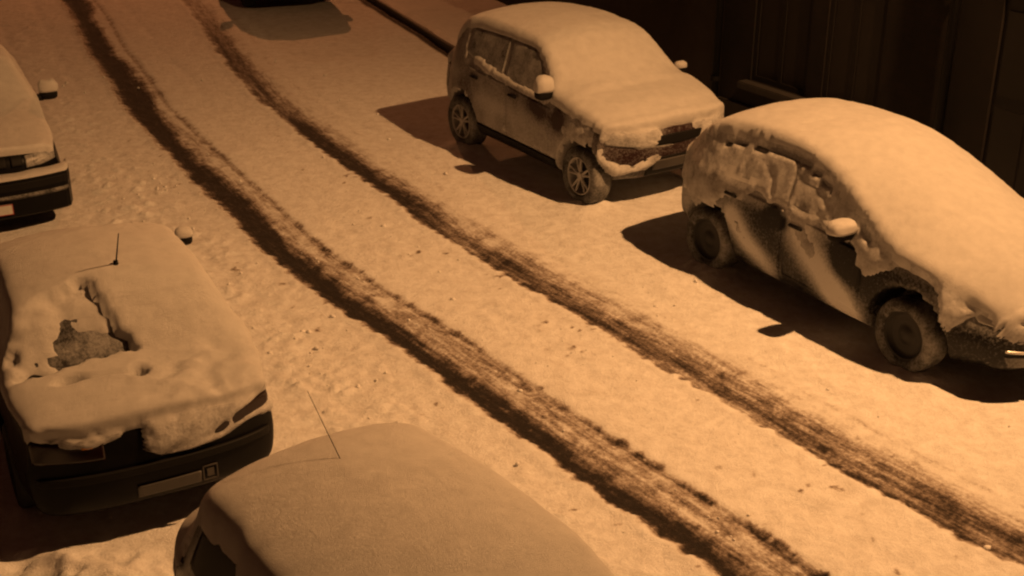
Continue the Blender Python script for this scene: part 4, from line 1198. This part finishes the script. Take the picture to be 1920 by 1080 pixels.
# ------------------------------------------------------------------ car 4 : close roof at the bottom edge
def car_roof():
    t = thing('parked_car', 'closest car at the bottom edge, broad snowy roof with a leaning aerial', 'car',
              frame((-1.34, 6.13), (.6, -.8)), 'cars parked along the left side')
    sp = dict(x0=.08, x1=3.78, r_rear=.08, r_front=.14, c_front=.2, c_rear=.26, axles=(.62, 3.05), rw=.30, ra=.345, sig=.09,
        zb=[(.08,.36),(.4,.28),(1,.22),(3,.20),(3.78,.28)],
        wb=[(.08,.66),(.6,.74),(3.2,.74),(3.78,.62)],
        zm=[(.08,.62),(.8,.64),(3.0,.60),(3.78,.52)],
        wm=[(.08,.72),(.3,.79),(.7,.82),(3.0,.82),(3.4,.80),(3.78,.70)],
        zs=[(.08,.88),(.4,.95),(1.0,.95),(2.4,.90),(3.0,.83),(3.78,.66)],
        ws=[(.08,.68),(.3,.75),(.7,.78),(2.6,.78),(3.2,.76),(3.78,.62)],
        zt=[(.08,.91),(.18,1.0),(.32,1.16),(.48,1.29),(.70,1.31),(1.2,1.32),(1.8,1.30),(2.1,1.20),(2.6,.94),(2.8,.88),(3.2,.82),(3.78,.69)],
        wt=[(.08,.65),(.3,.66),(.5,.62),(.8,.64),(1.2,.67),(1.8,.69),(2.2,.70),(2.7,.74),(3.2,.70),(3.78,.58)],
        zc=[(.08,.94),(.18,1.04),(.32,1.22),(.48,1.37),(.70,1.44),(1.2,1.47),(1.8,1.44),(2.1,1.35),(2.5,1.10),(2.8,.95),(3.2,.88),(3.78,.74)])
    B = Body(sp)
    pm = M['paint_dark']
    link_mesh('body', B.V.reshape(-1, 3), B.faces, pm, t)
    doors(B, t, [([(1.30,.91),(2.5,.87)], [(1.30,.32),(2.5,.32)], 1.5, .82)], pm, M['trim'])
    side_windows(B, t, [([(1.34,1.29),(1.75,1.28),(2.05,1.16)], [(1.34,.98),(1.8,.96),(2.4,.93)]), ([(.56,1.23),(.8,1.29),(1.28,1.30)], [(.50,1.01),(.8,1.0),(1.28,.98)])], M['glass'])
    B.patch('windscreen', M['glass'], t, 'top', [(1.98,.54),(1.92,0),(1.98,-.54)], [(2.5,.64),(2.72,0),(2.5,-.64)], 1, .004)
    B.patch('rear_window', M['glass'], t, 'rear', [(-.50,1.30),(.50,1.30)], [(-.58,1.05),(.58,1.05)], 1, .004)
    for ax in (.62, 3.05):
        for s in (-1, 1): wheel(t, ax, s * .71, .30, 'cap', M['rubber'], ax)
    wing_mirror(t, M['trim'], 2.25, -.91, .98, (.12,.18,.11), .10, 9); wing_mirror(t, M['trim'], 2.25, .91, .98, (.12,.18,.11), .10, 10)
    for s in (-1, 1):
        B.patch('tail_light', M['lens_red'], t, 'rear', [(s*.70,.94),(s*.56,.94)], [(s*.70,.66),(s*.56,.66)], 1, .01)
        B.patch('headlight', M['lens_clear'], t, 'front', [(s*.60,.70),(s*.34,.70)], [(s*.60,.58),(s*.34,.58)], 1, .012)
    B.patch('number_plate', M['plate_shaded'], t, 'rear', [(-.26,.52),(.26,.52)], [(-.26,.41),(.26,.41)], 1, .016)
    antenna(t, .88, -.02, 1.52, (.64, -.07, 1.86), .0026)
    def ts(V, n):
        x, y, z = V[..., 0], V[..., 1], V[..., 2]
        d = .11 + .015 * fbm(x * 1.5, y * 1.5, 0, 2, 231)
        nz = fbm(x * 5, y * 5, z * 5, 3, 232); nf = fbm(x * 17, y * 17, z * 17, 2, 233)
        t = top_snow(V, n, d, .45, .75, .7)
        m = np.full(x.shape, -.7)
        m += 1.2 * sstep(1.20, 1.28, z + .06 * nz)
        m += 1.5 * sstep(.98, 1.08, x + (z - 1.15) * .5 + .06 * nz) * sstep(.78, .9, z)     # snow still on the front door glass
        m += .75 * blob(x, z, .25, .85, .22, .22)
        m += .3 * nz + .2 * nf
        ps = .05 * np.clip(m, -.6, .9)
        ws = sstep(.4, .6, np.abs(n[..., 1]))
        p = np.where(ws > .3, ps, -.03)
        pr = np.where(n[..., 0] < -.4, .04 * np.clip(.2 + .5 * nz + .8 * sstep(.8, 1., z), -.6, .9), -.03)
        p = np.maximum(p, pr)
        r = np.where(t > .012, np.maximum(t, p), p)
        r = np.where(z < .5, -.03, r)
        return np.where(n[..., 2] < -.3, -.03, r)
    B.snow(t, ts, 51, 8)
car_roof()

# ------------------------------------------------------------------ car 5 : black saloon facing us at the left edge
def car_nose():
    t = thing('parked_car', 'black saloon facing us at the left edge, snowy bonnet above small square grille openings', 'car',
              frame((-5.36, 12.27), (.45, -.893)), 'cars parked along the left side')
    sp = dict(x0=-4.25, x1=-.20, r_rear=.10, r_front=.13, c_front=.14, c_rear=.12, axles=(-3.4, -.82), rw=.31, ra=.355,
        zb=[(-4.25,.36),(-3.6,.24),(-.8,.22),(-.2,.24)],
        wb=[(-4.25,.68),(-3.6,.76),(-.8,.77),(-.2,.74)],
        zm=[(-4.25,.62),(-.8,.60),(-.2,.50)],
        wm=[(-4.25,.76),(-3.8,.84),(-.8,.85),(-.4,.84),(-.2,.81)],
        zs=[(-4.25,.86),(-3.4,.94),(-1.6,.90),(-.8,.83),(-.35,.78),(-.2,.74)],
        ws=[(-4.25,.72),(-3.6,.80),(-1.2,.81),(-.5,.79),(-.2,.76)],
        zt=[(-4.25,.90),(-3.9,.95),(-3.55,.99),(-3.3,1.12),(-3.0,1.27),(-2.6,1.31),(-2.1,1.29),(-1.9,1.2),(-1.4,.95),(-1.2,.895),(-.8,.86),(-.4,.80),(-.2,.765)],
        wt=[(-4.25,.68),(-3.5,.74),(-3.0,.60),(-2.1,.60),(-1.8,.64),(-1.3,.75),(-.6,.74),(-.2,.70)],
        zc=[(-4.25,.94),(-3.9,.98),(-3.55,1.02),(-3.3,1.17),(-3.0,1.33),(-2.6,1.38),(-2.1,1.365),(-1.9,1.29),(-1.45,1.06),(-1.1,.945),(-.8,.91),(-.4,.845),(-.2,.805)])
    B = Body(sp)
    pm = M['paint_black']
    link_mesh('body', B.V.reshape(-1, 3), B.faces, pm, t)
    doors(B, t, [([(-2.3,.90),(-1.35,.87)], [(-2.3,.33),(-1.35,.33)], -2.15, .82), ([(-3.2,.92),(-2.35,.9)], [(-3.0,.35),(-2.35,.33)], -3.05, .84)], pm, M['trim'])
    side_windows(B, t, [([(-2.3,1.26),(-2.1,1.25),(-1.85,1.14)], [(-2.3,.96),(-2.0,.95),(-1.6,.94)]), ([(-3.0,1.2),(-2.7,1.26),(-2.35,1.26)], [(-3.15,1.0),(-2.7,.97),(-2.35,.96)])], M['frosted'])
    B.patch('windscreen', M['glass'], t, 'top', [(-2.0,.54),(-1.94,0),(-2.0,-.54)], [(-1.42,.66),(-1.22,0),(-1.42,-.66)], 1, .004)
    B.patch('rear_window', M['glass'], t, 'rear', [(-.50,1.24),(.50,1.24)], [(-.6,1.04),(.6,1.04)], 1, .004)
    for ax in sp['axles']:
        for s in (-1, 1): wheel(t, ax, s * .735, .31, 'cap', M['rubber_clean'], ax)
    for s in (-1, 1):
        wing_mirror(t, M['trim'], -1.72, s * .95, .99, (.13,.20,.13), .11, 11 + s)
        B.patch('headlight', M['frosted'], t, 'front', [(s*.76,.765),(s*.60,.775),(s*.45,.775)], [(s*.76,.69),(s*.60,.665),(s*.45,.665)], 1, .016)
        for c in (.20, .36):
            B.patch('grille_opening', M['trim'], t, 'front', [(s*(c-.055),.785),(s*(c+.055),.785)], [(s*(c-.055),.69),(s*(c+.055),.69)], 1, .014, 8, 6)
        B.patch('tail_light', M['lens_red'], t, 'rear', [(s*.70,.86),(s*.36,.86)], [(s*.70,.70),(s*.36,.70)], 1, .01)
    # bumper : a separate bar standing out from the nose
    def bar(name, z0, z1, out, m):
        bm = bmesh.new()
        ys = np.linspace(-.87, .87, 44)
        prev = None
        for y in ys:
            a = abs(y) / .87
            xf = out - .14 * a ** 2.6 - .30 * max(0, (a - .93) / .07) ** 2 * .5
            q = [bm.verts.new((xf, y, z0 + .02)), bm.verts.new((xf, y, z1 - .02)), bm.verts.new((xf - .02, y, z1)), bm.verts.new((xf - .24, y, z1)), bm.verts.new((xf - .24, y, z0)), bm.verts.new((xf - .02, y, z0))]
            if prev:
                for k in range(6): bm.faces.new([prev[k], prev[(k + 1) % 6], q[(k + 1) % 6], q[k]])
            else: bm.faces.new(q)
            prev = q
        bm.faces.new(prev)
        return link_bm(name, bm, m, t)
    bar('bumper', .20, .60, .08, pm)
    bar('bumper_strip', .40, .445, .105, M['rubber'])
    bar('bumper_sill', .47, .58, .088, M['trim'])
    bm = bmesh.new(); bm_box(bm, (.105, -.01, .315), (.014, .50, .11), None, .004)
    pl = link_bm('number_plate', bm, M['plate'], t)
    bm = bmesh.new()
    for sy, cy, cz in ((.50, -.01, .367), (.50, -.01, .263)): bm_box(bm, (.113, cy, cz), (.004, sy, .006))
    for cy in (-.256, .236): bm_box(bm, (.113, cy, .315), (.004, .006, .098))
    link_bm('plate_border', bm, M['plate_red'], pl)
    # snow lying on the bumper ledge
    bm = bmesh.new(); n = 60; prev = None
    for i in range(n):
        y = -.86 + 1.72 * i / (n - 1); a = abs(y) / .87
        xf = .075 - .14 * a ** 2.6 - .12 * max(0, (a - .93) / .07) ** 2
        h = .035 + .012 * float(vnoise(np.array([y * 6]), np.array([.3]), 0, 61)[0])
        pr = [(xf - .012, .595), (xf - .012, .60 + h * .5), (xf - .04, .60 + h), (xf - .14, .60 + h + .01), (xf - .24, .59)]
        q = [bm.verts.new((a_, y, b_)) for a_, b_ in pr]
        if prev:
            for k in range(4): bm.faces.new([prev[k], prev[k + 1], q[k + 1], q[k]])
        prev = q
    link_bm('bumper_snow', bm, M['snow'], t, True)
    def ts(V, n):
        x, y, z = V[..., 0], V[..., 1], V[..., 2]
        d = .085 + .015 * fbm(x * 1.5, y * 1.5, 0, 2, 241)
        nz = fbm(x * 5, y * 5, z * 5, 3, 242)
        t = top_snow(V, n, d, .30, .6, .70)
        p = np.where((np.abs(n[..., 1]) > .4), .04 * np.clip(-.5 + .9 * sstep(.8, 1.0, z) + .4 * nz, -.6, .8), -.03)
        r = np.where(t > .012, np.maximum(t, p), p)
        r = np.where((n[..., 0] > .45) & (z < .82), -.03, r)
        return np.where((n[..., 2] < -.3) | (z < .5), -.03, r)
    B.snow(t, ts, 61, 3)
car_nose()

# ------------------------------------------------------------------ car 6 : far car, only its black lower edge enters the frame
def car_far():
    f = np.array([.36, -.93]); f /= np.linalg.norm(f)
    o = np.array([-3.95, 23.45])
    t = thing('parked_car', 'far car cut off by the top edge, only its black bumper showing', 'car',
              frame(tuple(o), tuple(f)), 'cars parked along the right kerb')
    sp = dict(x0=-3.9, x1=-.14, r_rear=.10, r_front=.12, c_front=.10, c_rear=.12, axles=(-3.2, -.78), rw=.30, ra=.345,
        zb=[(-3.9,.34),(-3.2,.24),(-.8,.22),(-.14,.24)], wb=[(-3.9,.66),(-3.2,.76),(-.8,.77),(-.14,.72)],
        zm=[(-3.9,.62),(-.8,.60),(-.14,.50)], wm=[(-3.9,.74),(-3.4,.83),(-.8,.84),(-.14,.79)],
        zs=[(-3.9,.88),(-3.2,.95),(-1.4,.90),(-.7,.83),(-.14,.74)], ws=[(-3.9,.70),(-3.2,.79),(-1.2,.80),(-.14,.74)],
        zt=[(-3.9,.95),(-3.7,1.15),(-3.4,1.30),(-2.6,1.34),(-2.0,1.31),(-1.4,.96),(-1.1,.90),(-.5,.83),(-.14,.76)],
        wt=[(-3.9,.66),(-3.4,.62),(-2.0,.61),(-1.3,.75),(-.14,.68)],
        zc=[(-3.9,1.0),(-3.7,1.2),(-3.4,1.37),(-2.6,1.41),(-2.0,1.38),(-1.4,1.05),(-1.1,.95),(-.5,.87),(-.14,.80)], dx=.03, m=52)
    B = Body(sp)
    pm = M['paint_black']
    link_mesh('body', B.V.reshape(-1, 3), B.faces, pm, t)
    side_windows(B, t, [([(-2.2,1.28),(-1.9,1.24)], [(-2.2,.98),(-1.6,.96)]), ([(-3.2,1.26),(-2.3,1.29)], [(-3.3,1.0),(-2.3,.98)])], M['frosted'])
    B.patch('windscreen', M['glass'], t, 'top', [(-1.9,.54),(-1.9,-.54)], [(-1.4,.64),(-1.4,-.64)], 1, .004)
    for ax in sp['axles']:
        for s in (-1, 1): wheel(t, ax, s * .73, .30, 'cap', M['rubber_clean'], ax)
    for s in (-1, 1):
        B.patch('headlight', M['lens_clear'], t, 'front', [(s*.66,.72),(s*.36,.72)], [(s*.66,.58),(s*.36,.58)], 1, .012)
        wing_mirror(t, M['trim'], -1.7, s * .93, .99, (.12,.18,.12), .08, 15 + s)
    B.patch('bumper_skirt', M['trim'], t, 'front', [(-.70,.44),(.70,.44)], [(-.66,.28),(.66,.28)], 1, .02)
    B.patch('number_plate', M['plate_shaded'], t, 'front', [(-.26,.55),(.26,.55)], [(-.26,.45),(.26,.45)], 1, .02)
    def ts(V, n):
        return np.where((n[..., 2] > .2) & (V[..., 2] > .6), top_snow(V, n, .09 + 0 * V[..., 0], .3, .6), -.03)
    B.snow(t, ts, 71, 3)
car_far()
